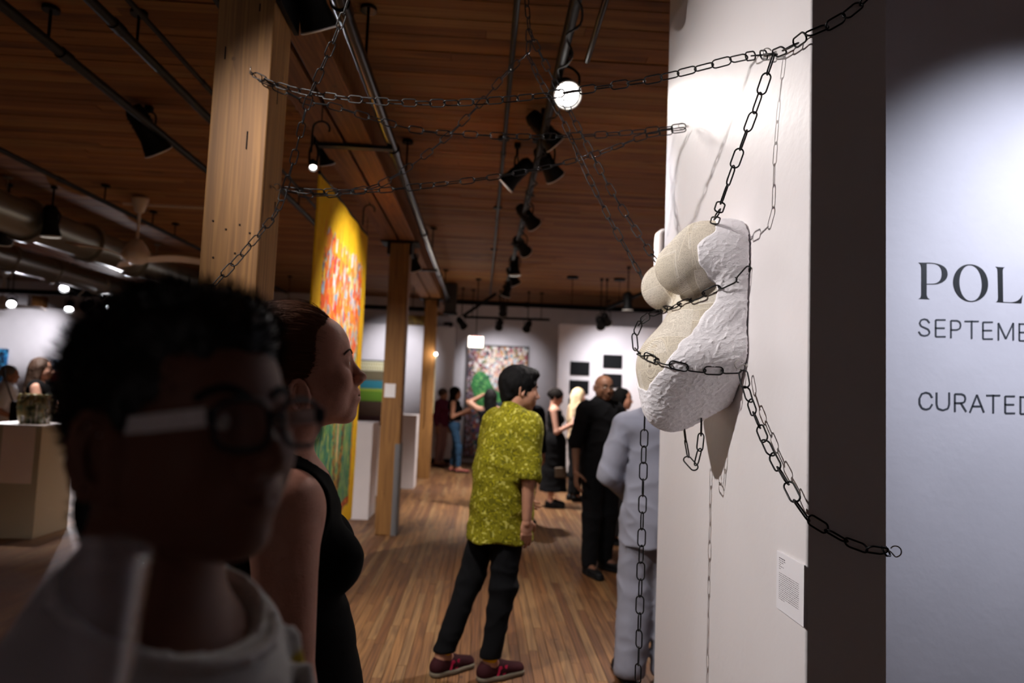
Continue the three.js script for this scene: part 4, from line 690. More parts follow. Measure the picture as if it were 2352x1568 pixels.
chain('chain from the sculpture hip round the partition corner to its far side', [onX(1706, 852, PXF - 0.03), onX(1716, 900, PXF - 0.03), onX(1741, 972, PXF - 0.035), onX(1772, 1044, PXF - 0.035), onX(1812, 1116, PXF - 0.03), onX(1850, 1184, PXF - 0.014), at(1880, 1204, 1.628), at(1935, 1238, 1.63), at(1985, 1258, 1.63), at(2022, 1264, 1.632), at(2040, 1265, 1.68)]);
hook('cup hook at the far side of the partition end holding the lower chain', onX(2031, 1264, PXB), V(1, 0, 0.2));
hook('cup hook at the sculpture side under the breast, holding the wrapped chain', onX(1722, 600, PXF), V(-1, 0, 0.1));
hook('cup hook at the sculpture hip where two chains join', onX(1716, 838, PXF), V(-1, 0, 0.1));
{ const a = onTorso(1611, 962, 0.004), b = onTorso(1572, 985, 0.004); chain('little chain loop hanging under the sculpture', [a, ...[[1610, 1000], [1606, 1034], [1596, 1068], [1588, 1066], [1579, 1036], [1574, 1004]].map(([x, y]) => at(x, y, -a.z + 0.06 * (1611 - x) / 40)), b]); }
{ const a = at(1481, 950, 2.28); chain('long straight chain hanging from the sculpture belly to the floor', [a, V(a.x, 1.1, a.z), V(a.x, 0.6, a.z), V(a.x, 0.02, a.z)]); }
// ---------- people: one continuous body each, with head, hands, hair and clothes ----------
const SKIN = { pale: [0.5, 0.27, 0.2], tan: [0.36, 0.175, 0.11], brown: [0.13, 0.06, 0.035], warm: [0.42, 0.2, 0.13] };
const skinMat = (c) => phys(new THREE.Color().setRGB(...c), 0.55, { specularIntensity: 0.5 });
const A = (v) => [v.x, v.y, v.z];
function skeleton(o) {
  const s = o.h / 1.75, f = o.fem;
  const J = { pel: [0, 0.95, 0], wai: [0, 1.12, 0.005], che: [0, 1.31, 0], nek: [0, 1.475, -0.012], hea: [0, 1.615, 0.012],
    shL: [f ? 0.165 : 0.185, 1.42, -0.012], shR: [f ? -0.165 : -0.185, 1.42, -0.012], elL: [0.225, 1.14, -0.03], elR: [-0.225, 1.14, -0.03], wrL: [0.24, 0.9, 0.03], wrR: [-0.24, 0.9, 0.03],
    hiL: [0.088, 0.92, 0], hiR: [-0.088, 0.92, 0], knL: [0.095, 0.5, 0.012], knR: [-0.095, 0.5, 0.012], anL: [0.092, 0.085, -0.03], anR: [-0.092, 0.085, -0.03], toL: [0.11, 0.03, 0.115], toR: [-0.11, 0.03, 0.115] };
  for (const k in o.j ?? {}) J[k] = o.j[k];
  const R = {}; const lean = o.lean ?? [0, 0];
  for (const k in J) { const [x, y, z] = J[k], g = o.noLean?.includes(k) ? 0 : Math.max(0, y - 0.1) / 1.65; R[k] = V(x + lean[0] * g, y, z + lean[1] * g).multiplyScalar(s); }
  Object.defineProperty(R, 'girth', { value: o.girth ?? 1 }); Object.defineProperty(R, 'limb', { value: o.limb ?? 1 }); return R;
}
// body pieces, grown by e for clothing
function trunk(F, J, s, f, e, k = 0.06) {
  const c = J.che, w = J.wai, p = J.pel, G = J.girth;
  F.ell([c.x, c.y, c.z], [0.152 * s * G + e, 0.185 * s + e, 0.102 * s + e], 0);
  F.cap(A(J.shL.clone().lerp(J.shR, 0.1)), A(J.shR.clone().lerp(J.shL, 0.1)), 0.056 * s * J.limb + e, 0.056 * s * J.limb + e, k * s);
  F.ell([w.x, w.y, w.z], [(f ? 0.118 : 0.14) * s * G + e, 0.16 * s + e, (f ? 0.088 : 0.102) * s + e], k * s);
  F.ell([p.x, p.y, p.z - 0.008 * s], [(f ? 0.165 : 0.158) * s * G + e, 0.125 * s + e, 0.112 * s + e], k * s);
  if (f) for (const q of [-1, 1]) F.ell([c.x + q * 0.072 * s, c.y - 0.015 * s, c.z + 0.082 * s], [0.062 * s + e, 0.062 * s + e, 0.058 * s + e], 0.03 * s);
  F.cap([c.x, c.y + 0.1 * s, c.z - 0.01 * s], A(J.nek), 0.075 * s + e, 0.052 * s + e, 0.05 * s);
}
function arm(F, J, s, q, e, upTo = 9, k = 0.03) {
  const sh = J['sh' + q], el = J['el' + q], wr = J['wr' + q], s0 = s; s *= J.limb;
  if (upTo < 1) { F.cap(A(sh), A(sh.clone().lerp(el, upTo)), 0.053 * s + e, (0.053 - 0.013 * upTo) * s + e * 1.3, k * s); return; }
  F.cap(A(sh), A(el), 0.053 * s + e, 0.04 * s + e, k * s);
  const fr = Math.min(1, upTo - 1); F.cap(A(el), A(el.clone().lerp(wr, fr)), 0.041 * s + e, (0.041 - 0.015 * fr) * s + e, 0.02 * s);
}
function leg(F, J, s, q, e, fr = 1, wide = 0) {
  const h = J['hi' + q], kn = J['kn' + q], an = J['an' + q];
  F.cap(A(h), A(kn), 0.086 * s + e, 0.056 * s + e + wide, 0.04 * s);
  const m = kn.clone().lerp(an, 0.28); m.z -= 0.012 * s;
  if (!wide) F.cap(A(kn.clone().lerp(an, 0.1)), A(m), 0.05 * s + e, 0.052 * s + e, 0.03 * s);
  F.cap(A(kn), A(kn.clone().lerp(an, fr)), 0.054 * s + e + wide, 0.037 * s + e + wide, 0.03 * s);
}
function headXf(J, s, yaw = 0, pitch = 0, roll = 0, size = 1) { return new THREE.Matrix4().makeTranslation(J.hea.x, J.hea.y, J.hea.z).multiply(new THREE.Matrix4().makeRotationFromEuler(new THREE.Euler(-pitch, yaw, roll, 'YXZ'))).scale(V(s * size, s * size, s * size)); }
function head(J, s, X, h, o = {}) {
  const inv = X.clone().invert(), nk = J.nek.clone().applyMatrix4(inv), b = new THREE.Box3(V(-0.11, -0.19, -0.14), V(0.11, 0.15, 0.15)).applyMatrix4(X); b.expandByPoint(J.nek.clone().addScalar(0.07 * s)); b.expandByPoint(J.nek.clone().subScalar(0.07 * s));
  const F = new Field(A(b.min), A(b.max), h).setXf(X), f = o.fem ? 0.93 : 1;
  F.ell([0, 0.035, -0.014], [0.073, 0.085, 0.095]);
  F.ell([0, -0.028, 0.024], [0.058 * f, 0.076, 0.066], 0.03);
  F.ell([0, 0.045, 0.035], [0.062, 0.055, 0.055], 0.03);                      // forehead
  for (const q of [-1, 1]) { F.cap([q * 0.054 * f, -0.045, -0.008], [q * 0.02, -0.088, 0.058], 0.017, 0.014, 0.03); F.ell([q * 0.039, -0.018, 0.064], [0.023, 0.022, 0.02], 0.02); F.ell([q * 0.044 * f, -0.03, 0.03], [0.028, 0.05, 0.042], 0.025); }
  F.ell([0, -0.09, 0.066], [0.021, 0.017, 0.016], 0.02);
  F.cap([-0.03, 0.026, 0.076], [0.03, 0.026, 0.076], 0.012, 0.012, 0.016);    // brow ridge
  for (const q of [-1, 1]) F.ell([q * 0.032, 0.008, 0.098], [0.018, 0.012, 0.017], 0.012, 1);
  for (const q of [-1, 1]) F.ell([q * 0.032, 0.008, 0.0775], [0.0155, 0.0135, 0.0125], 0.004);   // lids
  if (h < 0.005) for (const q of [-1, 1]) F.ell([q * 0.032, 0.0072 - (o.lid ?? 0), 0.0925], [0.0145, 0.0058 - (o.lid ?? 0), 0.0085], 0.001, 1);
  F.cap([0, 0.02, 0.086], [0, -0.022, 0.107], 0.0075, f < 1 ? 0.0085 : 0.0105, 0.014);          // nose
  F.ell([0, -0.0255, 0.1085], f < 1 ? [0.0095, 0.009, 0.0105] : [0.0115, 0.0105, 0.0115], 0.008);
  for (const q of [-1, 1]) { F.ell([q * 0.0115, -0.031, 0.1], [0.0085, 0.008, 0.011], 0.007); F.ell([q * 0.007, -0.0395, 0.104], [0.0035, 0.004, 0.005], 0.003, 1); }
  F.ell([0, -0.057, 0.08], [0.03, 0.021, 0.016], 0.018);                        // mouth mound
  F.cap([-0.017, -0.0545, 0.089], [0.017, -0.0545, 0.089], 0.0055, 0.0055, 0.007); F.ell([0, -0.053, 0.0935], [0.012, 0.006, 0.006], 0.006);
  F.ell([0, -0.0655, 0.0905], [0.019, 0.0065, 0.0075], 0.007);
  F.cap([-0.023, -0.06, 0.094], [0.023, -0.06, 0.094], 0.0018, 0.0018, 0.004, 1);
  const [ey, ez] = o.ear ?? [0, 0], es = o.earSize ?? 1;
  for (const q of [-1, 1]) {                                                   // ears: shell, rim, inner fold, bowl, lobe
    F.ell([q * 0.079, ey, ez - 0.012], [0.0085, 0.031 * es, 0.0185 * es], 0.008, 0, [0.12, q * 0.45, 0]);
    F.ell([q * 0.087, ey - 0.001, ez - 0.009], [0.0085, 0.022 * es, 0.0115 * es], 0.004, 1, [0.12, q * 0.45, 0]);
    const arc = (r, ry, a0, n, x) => { const p = []; for (let i = 0; i <= n; i++) { const a = a0 + i * 0.5; p.push([q * (x - 0.005 * Math.cos(a) + (Math.cos(a) < 0 ? 0.003 : 0)), ey + ry * es * Math.sin(a), ez - 0.012 + r * es * Math.cos(a)]); } return p; };
    for (const [p, w] of [[arc(0.0165, 0.0285, -0.7, 10, 0.0835), 0.0034], [arc(0.0095, 0.018, 1.9, 5, 0.0805), 0.003]]) for (let i = 0; i < p.length - 1; i++) F.cap(p[i], p[i + 1], w * es, w * es, 0.004);
    F.ell([q * 0.0795, ey - 0.003, ez + 0.0035], [0.005, 0.006, 0.004], 0.004);
    F.ell([q * 0.078, ey - 0.027 * es, ez - 0.005], [0.0075, 0.0095, 0.0085], 0.006);
  }
  F.cap([0, -0.04, -0.022], [nk.x, nk.y, nk.z], 0.053 * f, 0.058 * f, 0.03);
  if (o.chin) F.ell([0, -0.09, 0.02], [0.045, 0.03, 0.05], 0.03);
  if (o.extra) o.extra(F);
  F.setXf(null); return F;
}
function hand(J, s, q, h, o = {}) {                        // wrist at origin, fingers along +y, palm faces +z, thumb on +x
  const wr = J['wr' + q], el = J['el' + q], y = o.dir ? V(...o.dir).normalize() : wr.clone().sub(el).normalize(), pn = o.palm ? V(...o.palm) : V(q === 'L' ? -1 : 1, 0, 0.25); pn.addScaledVector(y, -pn.dot(y)).normalize();
  let x = new THREE.Vector3().crossVectors(y, pn); if (o.flip ?? q === 'L') x.negate();
  const B = new THREE.Matrix4().makeBasis(x, y, pn).setPosition(wr).multiply(new THREE.Matrix4().makeScale(s, s, s)), b = new THREE.Box3(V(-0.08, -0.04, -0.07), V(0.1, 0.21, 0.11)).applyMatrix4(B);
  const F = new Field(A(b.min), A(b.max), h).setXf(B), c = o.curl ?? 0.5;
  F.cap([0, -0.02, 0], [0, 0.015, 0], 0.024, 0.025); F.ell([0, 0.05, 0.002], [0.037, 0.047, 0.0155], 0.015); F.ell([0.024, 0.03, 0.008], [0.018, 0.028, 0.014], 0.012);
  const L = [0.044, 0.05, 0.046, 0.035], X0 = [0.028, 0.0095, -0.0095, -0.027];
  for (let i = 0; i < 4; i++) {
    let p = V(X0[i], 0.09 - Math.abs(i - 1.2) * 0.004, 0), a = c * 0.5 + (o.spread ?? 0) * 0, l = L[i];
    for (let k = 0; k < 3; k++) { const e = p.clone().add(V(X0[i] * 0.06, Math.cos(a) * l, Math.sin(a) * l)); F.cap(A(p), A(e), 0.0092 - k * 0.0008, 0.0085 - k * 0.0009, k ? 0.003 : 0.008); p = e; a += c * 0.9; l *= 0.68; }
  }
  let p = V(0.03, 0.022, 0.006), d = V(0.75, 0.6, 0.35 + c * 0.4).normalize(); for (let k = 0; k < 3; k++) { const l = [0.038, 0.032, 0.026][k], e = p.clone().addScaledVector(d, l); F.cap(A(p), A(e), 0.012 - k * 0.0013, 0.011 - k * 0.0014, k ? 0.004 : 0.01); p = e; d = d.add(V(-0.25, 0.3, 0.2 * c + 0.1)).normalize(); }
  F.setXf(null); return F.mesh();
}
const NOFOLD = 0;
const EYE = { white: mat(0xd8d2cc, 0.3), dark: mat(0x120b07, 0.2) };
function person(o) {
  const s = o.h / 1.75, f = o.fem, J = skeleton(o), t = thing('person', o.label, 'person', [o.at[0], 0, o.at[1]], o.face * Math.PI / 180, o.group), h = o.cell ?? 0.013;
  const X = headXf(J, s, (o.hyaw ?? 0) * Math.PI / 180, (o.hpitch ?? 0) * Math.PI / 180, (o.hroll ?? 0) * Math.PI / 180, o.hsize ?? 1);
  const all = Object.values(J), lo = [0, 1, 2].map((i) => Math.min(...all.map((v) => v.getComponent(i))) - 0.2 * s), hi = [0, 1, 2].map((i) => Math.max(...all.map((v) => v.getComponent(i))) + 0.2 * s); lo[1] = -0.03;
  const grid = (hh = h) => new Field(lo, hi, hh);
  // body: trunk, limbs and feet in one field; head and hands on finer grids, merged in
  const B = grid(); trunk(B, J, s, f, 0); for (const q of 'LR') { arm(B, J, s, q, 0); leg(B, J, s, q, 0); B.cap(A(J['an' + q]), A(J['to' + q]), 0.036 * s, 0.026 * s, 0.03 * s); B.cap(A(J['an' + q].clone().setY(0.035 * s)), A(J['to' + q]), 0.03 * s, 0.022 * s, 0.02 * s); }
  B.cap(A(J.nek), A(V(0, -0.07, -0.02).applyMatrix4(X)), 0.055 * s * (f ? 0.92 : 1), 0.052 * s * (f ? 0.92 : 1), 0.03 * s);
  const HF = head(J, s, X, o.hcell ?? 0.0055, { fem: f, ...o.headOpt }), parts = [B.mesh(), HF.mesh()];
  for (const q of 'LR') if (!o.noHands) parts.push(hand(J, s, q, o.hdcell ?? 0.0055, { ...(o['hand' + q] ?? {}) }));
  sub(t, 'body', parts, skinMat(o.skin));
  // eyes and brows
  for (const q of [-1, 1]) {
    const c = V(q * 0.032, 0.0085, 0.0785).applyMatrix4(X), g = new THREE.SphereGeometry(0.0108 * s, 14, 10); g.translate(c.x, c.y, c.z); const e = sub(t, 'eye', g, EYE.white);
    const c2 = V(q * 0.032 + (o.gaze ?? 0) * 0.004, 0.0078, 0.0845).applyMatrix4(X), g2 = new THREE.SphereGeometry(0.0052 * s, 10, 8); g2.translate(c2.x, c2.y, c2.z); sub(e, 'iris', g2, EYE.dark);
    const br = [[0.012, 0.028, 0.0905], [0.02, 0.032, 0.09], [0.03, 0.0345, 0.087], [0.04, 0.032, 0.081], [0.048, 0.027, 0.0745]].map(([x, y, z]) => { const p = V(q * x, y, z).applyMatrix4(X); return HF.onto(p.clone(), 0.0006) ?? p; }); sub(t, 'eyebrow', tube(br, (o.browWide ?? 0.0036) * s, 10, 6), mat(o.brow ?? 0x120c08, 0.9));
  }
  { const lip = [[-0.017, -0.06, 0.0885], [-0.009, -0.06, 0.0945], [0, -0.0605, 0.0965], [0.009, -0.06, 0.0945], [0.017, -0.06, 0.0885]].map((p) => { const q = V(...p).applyMatrix4(X); return HF.onto(q.clone(), -0.002) ?? q; }); sub(t, 'lips', tube(lip, 0.0038 * s, 14, 6), skinMat(o.lip ?? [o.skin[0] * 0.8, o.skin[1] * 0.5, o.skin[2] * 0.5])); }
  // hair
  const hb = new THREE.Box3(V(-0.14, -0.2, -0.17), V(0.14, 0.17, 0.15)).applyMatrix4(X); for (const p of o.hairReach ?? []) hb.expandByPoint(V(...p).multiplyScalar(s));
  if (o.hair) { const F = new Field(A(hb.min), A(hb.max), o.haircell ?? 0.006).setXf(X); o.hair(F, J, s, X); F.setXf(null); const hf = o.hairFold ?? 1; F.warp((x, y, z) => hf * 0.006 * (n3(x * 60, y * 34, z * 60, 401) - 0.5) + hf * 0.004 * (n3(x * 120, y * 60, z * 120, 402) - 0.5)); const m = sub(t, 'hair', F.mesh(), o.hairMat); o.hairDone?.(m, t, X, F); }
  // clothes
  for (const c of o.clothes ?? []) { const F = grid(c.cell ?? h); c.make(F, J, s); const fo = c.fold ?? 0.009; if (fo) F.warp((x, y, z) => fo * (n3(x * 9 + y * 6, y * 13 - x * 5, z * 9 + y * 5, 301) - 0.5) + fo * 0.9 * Math.pow(1 - Math.abs(2 * n3(x * 7 - y * 9, y * 10 + x * 4, z * 8, 302) - 1), 3) - fo * 0.3); const m = sub(t, c.name, F.mesh(c.colour), c.mat); if (c.label) m.userData.label = c.label; }
  for (const q of 'LR') if (o.shoe) {
    const an = J['an' + q], to = J['to' + q], F = new Field([Math.min(an.x, to.x) - 0.12, -0.02, Math.min(an.z, to.z) - 0.16], [Math.max(an.x, to.x) + 0.12, 0.24, Math.max(an.z, to.z) + 0.16], 0.007);
    const d = to.clone().sub(an).setY(0).normalize(), heel = an.clone().addScaledVector(d, -0.028 * s).setY(0.045 * s), toe = to.clone().addScaledVector(d, 0.045 * s).setY(0.034 * s), mid = an.clone().lerp(to, 0.5).setY(0.055 * s);
    const lift = o.heelLift?.[q] ?? 0; 
    F.cap(A(heel), A(mid), 0.042 * s, 0.042 * s); F.cap(A(mid), A(toe), 0.043 * s, 0.036 * s, 0.02); if (!o.shoe.low) F.cap(A(heel.clone().setY(0.055 * s)), A(an.clone().setY(0.09 * s)), 0.042 * s, 0.043 * s, 0.02);
    F.cut(0, 1, 0, o.shoe.low ? 0.07 * s : 0.108 * s, 0.01); F.cut(0, -1, 0, -0.018, 0.004); const sh = sub(t, 'shoe', F.mesh(), o.shoe.mat);
    const S = new Field([Math.min(an.x, to.x) - 0.12, -0.02, Math.min(an.z, to.z) - 0.16], [Math.max(an.x, to.x) + 0.12, 0.1, Math.max(an.z, to.z) + 0.16], 0.007);
    S.cap(A(heel.clone().setY(0.02)), A(mid.clone().setY(0.02)), 0.045 * s, 0.045 * s); S.cap(A(mid.clone().setY(0.02)), A(toe.clone().setY(0.02)), 0.046 * s, 0.04 * s, 0.02); S.cut(0, 1, 0, 0.03, 0.004); S.cut(0, -1, 0, -0.001, 0.003); sub(sh, 'sole', S.mesh(), o.shoe.sole ?? M.black);
    o.shoe.extra?.(sh, q, J, s, d);
  }
  return { t, J, s, X };
}
// clothing makers
const shirt = (o = {}) => (F, J, s) => {
  const e = o.e ?? 0.016; trunk(F, J, s, o.fem, e, 0.08); const hem = (o.hem ?? 0.86) * s, p = J.pel, w = J.wai;
  F.cap([p.x, hem - 0.02, p.z], [w.x, w.y, w.z], (o.flare ?? 0.15) * s, Math.max(0.13, (o.flare ?? 0.15) * 0.86) * s, 0.05 * s);
  if (o.sleeve) for (const q of 'LR') arm(F, J, s, q, e * 0.6 + (o.loose ?? 0.008), o.sleeve, o.sk ?? 0.03);
  if (o.sleeve && o.sleeve < 1) for (const q of 'LR') { const a = J['sh' + q], b = J['el' + q], d = b.clone().sub(a).normalize(), c = a.clone().lerp(b, o.sleeve).addScaledVector(d, 0.062); F.ell(A(c), [0.066, 0.066, 0.066], 0.006, 1); }
  F.cut(0, -1, 0, -hem, 0.004); const nk = J.nek; F.put((x, y, z) => Math.hypot(x - nk.x, (y - nk.y - 0.05 * s) * 0.8, z - nk.z - (o.neckFwd ?? 0.02) * s) - (o.neck ?? 0.075) * s, [nk.x - 0.2, nk.y - 0.2, nk.z - 0.2], [nk.x + 0.2, nk.y + 0.3, nk.z + 0.2], 0.006, 1);
  if (o.collar) { const c = J.nek; for (let i = 0; i < 14; i++) { const a = i / 14 * 6.2832, b = (i + 1) / 14 * 6.2832, P = (a) => [c.x + 0.064 * s * Math.sin(a), c.y + (0.03 - 0.028 * Math.cos(a)) * s, c.z + (0.012 + 0.064 * Math.cos(a)) * s]; F.cap(P(a), P(b), 0.013 * s, 0.013 * s, 0.008); } }
  o.more?.(F, J, s);
};
const trousers = (o = {}) => (F, J, s) => {
  const e = o.e ?? 0.012, p = J.pel; F.ell([p.x, p.y, p.z - 0.008 * s], [(o.fem ? 0.165 : 0.158) * s * J.girth + e, 0.13 * s + e, 0.112 * s + e], 0); for (const q of 'LR') leg(F, J, s, q, e, o.len ?? 0.93, o.wide ?? 0);
  F.cut(0, 1, 0, (o.top ?? 1.06) * s, 0.006); F.cut(0, -1, 0, -(o.bottom ?? 0.1) * s, 0.004); o.more?.(F, J, s);
};
const dress = (o = {}) => (F, J, s) => {
  trunk(F, J, s, true, o.e ?? 0.012); const p = J.pel, hem = (o.hem ?? 0.2) * s, kx = (J.knL.x + J.knR.x) / 2, kz = (J.knL.z + J.knR.z) / 2; F.cap([p.x, p.y, p.z], [kx, J.knL.y, kz], 0.186 * s, 0.18 * s, 0.05 * s); F.cap([kx, J.knL.y, kz], [kx, hem - 0.05, kz], 0.17 * s, (o.flare ?? 0.2) * s, 0.05 * s);
  F.cut(0, -1, 0, -hem, 0.004); F.cut(0, 1, 0, (o.top ?? 1.4) * s, 0.006); o.more?.(F, J, s);
};
// hair makers, in head space
const shortHair = (o = {}) => (F) => { const v = o.v ?? 0; F.ell([0, 0.045, -0.02], [0.083 + v, 0.093 + v, 0.1 + v]); F.ell([0, -0.055, 0.075], [0.075, 0.1, 0.085], 0.012, 1); F.put((x, y, z) => -(y + (z > -0.02 ? 0.03 : 0.075)), null, null, 0.015, 2); };
const longHair = (o = {}) => (F, J, s, X) => { const l = o.len ?? 0.3; F.ell([0, 0.042, -0.018], [0.086, 0.093, 0.104]); F.cap([0, -0.02, -0.06], [0, -l, -0.085], 0.075, o.tip ?? 0.06, 0.04); for (const q of [-1, 1]) F.cap([q * 0.06, 0.02, -0.02], [q * 0.075, -l * 0.85, -0.04], 0.035, 0.03, 0.04); F.ell([0, -0.05, 0.085], [0.066, 0.105, 0.085], 0.012, 1); };
// ---------- visitors across the room ----------
const cloth = (c, r = 0.9, more = {}) => phys(c, r, { specularIntensity: 0.25, ...more });
const weave = tex(256, 256, 0.06, 0.06, (u, v) => 255 * (0.4 + 0.3 * fbm(u, v, 12, 12, 3, 81) + 0.3 * vnoise(u * 40, v * 40, 40, 40, 82)), false);
const swirl = tex(512, 512, 0.36, 0.36, (u, v) => {          // olive shirt print: pale curls on darker olive
  const w = fbm(u, v, 5, 5, 2, 91), a = vnoise((u + 0.06 * w) * 14, (v + 0.06 * w) * 14, 14, 14, 92), b = vnoise(u * 30, v * 30, 30, 30, 93), curl = Math.abs(Math.sin((a * 4 + w * 2.2) * 6.28));
  let c = mix3([134, 126, 20], [84, 80, 12], smooth(0.35, 0.75, curl)); c = mix3(c, [182, 176, 96], smooth(0.72, 0.9, b) * 0.7); return mix3(c, [60, 62, 12], smooth(0.7, 0.95, 1 - b) * 0.6);
});
const BLACKCLOTH = cloth(0x0c0c0e, 0.95), HAIR = { black: phys(0x050404, 0.8, { specularIntensity: 0.3 }), dark: phys(0x0e0907, 0.8, { specularIntensity: 0.3 }), brown: mat(0x3a2416, 0.7), blonde: mat(0xb8a684, 0.7), grey: mat(0x5a5654, 0.7) };
person({ label: 'man in an olive paisley short-sleeved shirt and black trousers, seen from behind', at: [0.03, -3.97], face: 122, h: 1.74, hyaw: -20, hpitch: -4, hsize: 1.07, lean: [0.02, 0.26], girth: 0.94, cell: 0.01, skin: SKIN.tan, hairMat: HAIR.black, noLean: ['anL', 'anR', 'toL', 'toR'],
  j: { anR: [-0.09, 0.085, 0.035], toR: [-0.1, 0.03, 0.18], anL: [0.1, 0.1, -0.16], toL: [0.11, 0.035, -0.02], knL: [0.1, 0.52, -0.05], knR: [-0.095, 0.5, 0.05], elR: [-0.235, 1.13, 0.0], wrR: [-0.215, 0.89, 0.05], elL: [0.24, 1.13, 0.0], wrL: [0.15, 0.98, 0.2] },
  hair: (F, J, s, X) => { shortHair({ v: 0.012 })(F); F.setXf(X); F.ell([0, 0.1, 0.055], [0.06, 0.035, 0.05], 0.02); F.ell([0, -0.03, -0.075], [0.06, 0.06, 0.035], 0.03); for (const q of [-1, 1]) F.cap([q * 0.077, 0.03, 0.008], [q * 0.077, -0.02, 0.012], 0.009, 0.007, 0.01); },
  clothes: [
    { name: 'shirt', mat: cloth(0xffffff, 0.85, { map: swirl }), cell: 0.01, make: shirt({ e: 0.02, hem: 0.75, flare: 0.2, sleeve: 0.98, loose: 0.012, collar: true, neck: 0.07, more: (F, J, s) => F.ell([0, 1.15 * s, 0.11], [0.155, 0.3, 0.13], 0.08) }) },
    { name: 'trousers', mat: BLACKCLOTH, make: trousers({ e: 0.012, len: 0.93, wide: 0.008, bottom: 0.13, top: 0.9 }) },
    { name: 'sock', fold: 0, mat: cloth(0xc99a10), cell: 0.008, make: (F, J, s) => { for (const q of 'LR') F.cap(A(J['an' + q]), A(J['an' + q].clone().lerp(J['kn' + q], 0.22)), 0.042 * s, 0.043 * s); } }],
  shoe: { mat: cloth(0x321418, 0.8), sole: mat(0x6f6656, 0.8), extra: (sh, q, J, s, d) => {   // pink capital N stitched on each flank
    for (const side of [-1, 1]) { const n = new THREE.Shape(); [[0, 0], [.013, 0], [.02, .026], [.036, 0], [.052, 0], [.064, .046], [.05, .046], [.043, .02], [.028, .046], [.012, .046]].forEach(([x, y], i) => (i ? n.lineTo(x, y) : n.moveTo(x, y))); const g = new THREE.ExtrudeGeometry(n, { depth: 0.004, bevelEnabled: false }); g.translate(-0.03, 0, -0.002); g.applyMatrix4(new THREE.Matrix4().makeBasis(V(d.x, 0, d.z), V(0, 1, 0), V(-d.z, 0, d.x))); const an = J['an' + q], to = J['to' + q], c = an.clone().lerp(to, 0.42), o = V(-d.z, 0, d.x).multiplyScalar(side * 0.0425 * s); g.translate(c.x + o.x, 0.034 * s, c.z + o.z); sub(sh, 'letter_n', g, cloth(0xd0305a)); } } } });
const bald = person({ label: 'bald man in an all black outfit and glasses, facing right', at: [1.12, -6.28], face: 30, h: 1.8, hyaw: -14, skin: SKIN.brown, cell: 0.012, hcell: 0.0045, j: { elR: [-0.27, 1.14, -0.02], wrR: [-0.3, 0.89, 0.03], elL: [0.25, 1.14, -0.02], wrL: [0.08, 1.2, 0.22], anR: [-0.12, 0.085, 0.02], toR: [-0.15, 0.03, 0.17], anL: [0.13, 0.085, -0.06], toL: [0.16, 0.03, 0.09] },
  clothes: [{ name: 'shirt', mat: BLACKCLOTH, make: shirt({ e: 0.022, hem: 0.84, flare: 0.18, sleeve: 1.05, loose: 0.012, collar: true, neck: 0.068 }) }, { name: 'trousers', mat: BLACKCLOTH, make: trousers({ e: 0.018, wide: 0.012, len: 1, bottom: 0.06 }) }, { name: 'beard', fold: 0, mat: mat(0x120c09, 0.9), cell: 0.007, make: (F, J, s) => { const X = headXf(J, s, -14 * Math.PI / 180); F.setXf(X); F.ell([0, -0.089, 0.066], [0.026, 0.02, 0.019]); F.cap([-0.02, -0.048, 0.088], [0.02, -0.048, 0.088], 0.0055, 0.0055, 0.006); F.setXf(null); } }],
  shoe: { mat: M.black, low: true } });
person({ label: 'man in a light grey suit with his back turned, beside the hanging chain', at: [1.03, -3.95], girth: 0.95, face: 172, h: 1.76, hyaw: 10, skin: SKIN.warm, cell: 0.011, hairMat: HAIR.dark, hair: shortHair(), lean: [0, 0], j: { elL: [0.265, 1.14, -0.02], wrL: [0.12, 1.0, 0.2], elR: [-0.27, 1.15, -0.03], wrR: [-0.16, 1.0, 0.2], anL: [0.13, 0.085, -0.06], toL: [0.17, 0.03, 0.09], anR: [-0.08, 0.085, -0.02], toR: [-0.1, 0.03, 0.13] },
  clothes: [
    { name: 'jacket', mat: cloth(0x7d7d87, 0.9, { bumpMap: weave, bumpScale: 0.0006 }), cell: 0.009, make: shirt({ e: 0.032, hem: 0.755, flare: 0.195, sleeve: 1.97, sk: 0.012, loose: 0.012, collar: true, neck: 0.075, more: (F, J, s) => {  F.cap([0, 0.7 * s, -0.2 * s], [0, 0.9 * s, -0.17 * s], 0.006, 0.004, 0.01, 1); } }) },
    { name: 'trousers', mat: cloth(0x7d7d87, 0.9, { bumpMap: weave, bumpScale: 0.0006 }), make: trousers({ e: 0.03, wide: 0.022, len: 1, bottom: 0.045 }) }], shoe: { mat: M.black, low: true } });
const lady = person({ label: 'woman in a long black dress holding a phone, facing right', at: [1.06, -9.75], face: 82, h: 1.66, fem: true, hpitch: -18, skin: SKIN.pale, cell: 0.015, hcell: 0.007, hdcell: 0.007, hairMat: HAIR.dark, j: { elR: [-0.22, 1.12, 0.04], wrR: [-0.1, 1.24, 0.27], elL: [0.22, 1.13, 0.02], wrL: [0.06, 1.2, 0.26] },
  hair: (F, J, s, X) => { shortHair({ v: 0.01 })(F); F.ell([0, 0.03, -0.12], [0.045, 0.045, 0.035], 0.02); }, clothes: [{ name: 'dress', mat: BLACKCLOTH, make: dress({ hem: 0.24, flare: 0.22, top: 1.43 }) }], shoe: { mat: M.black } });
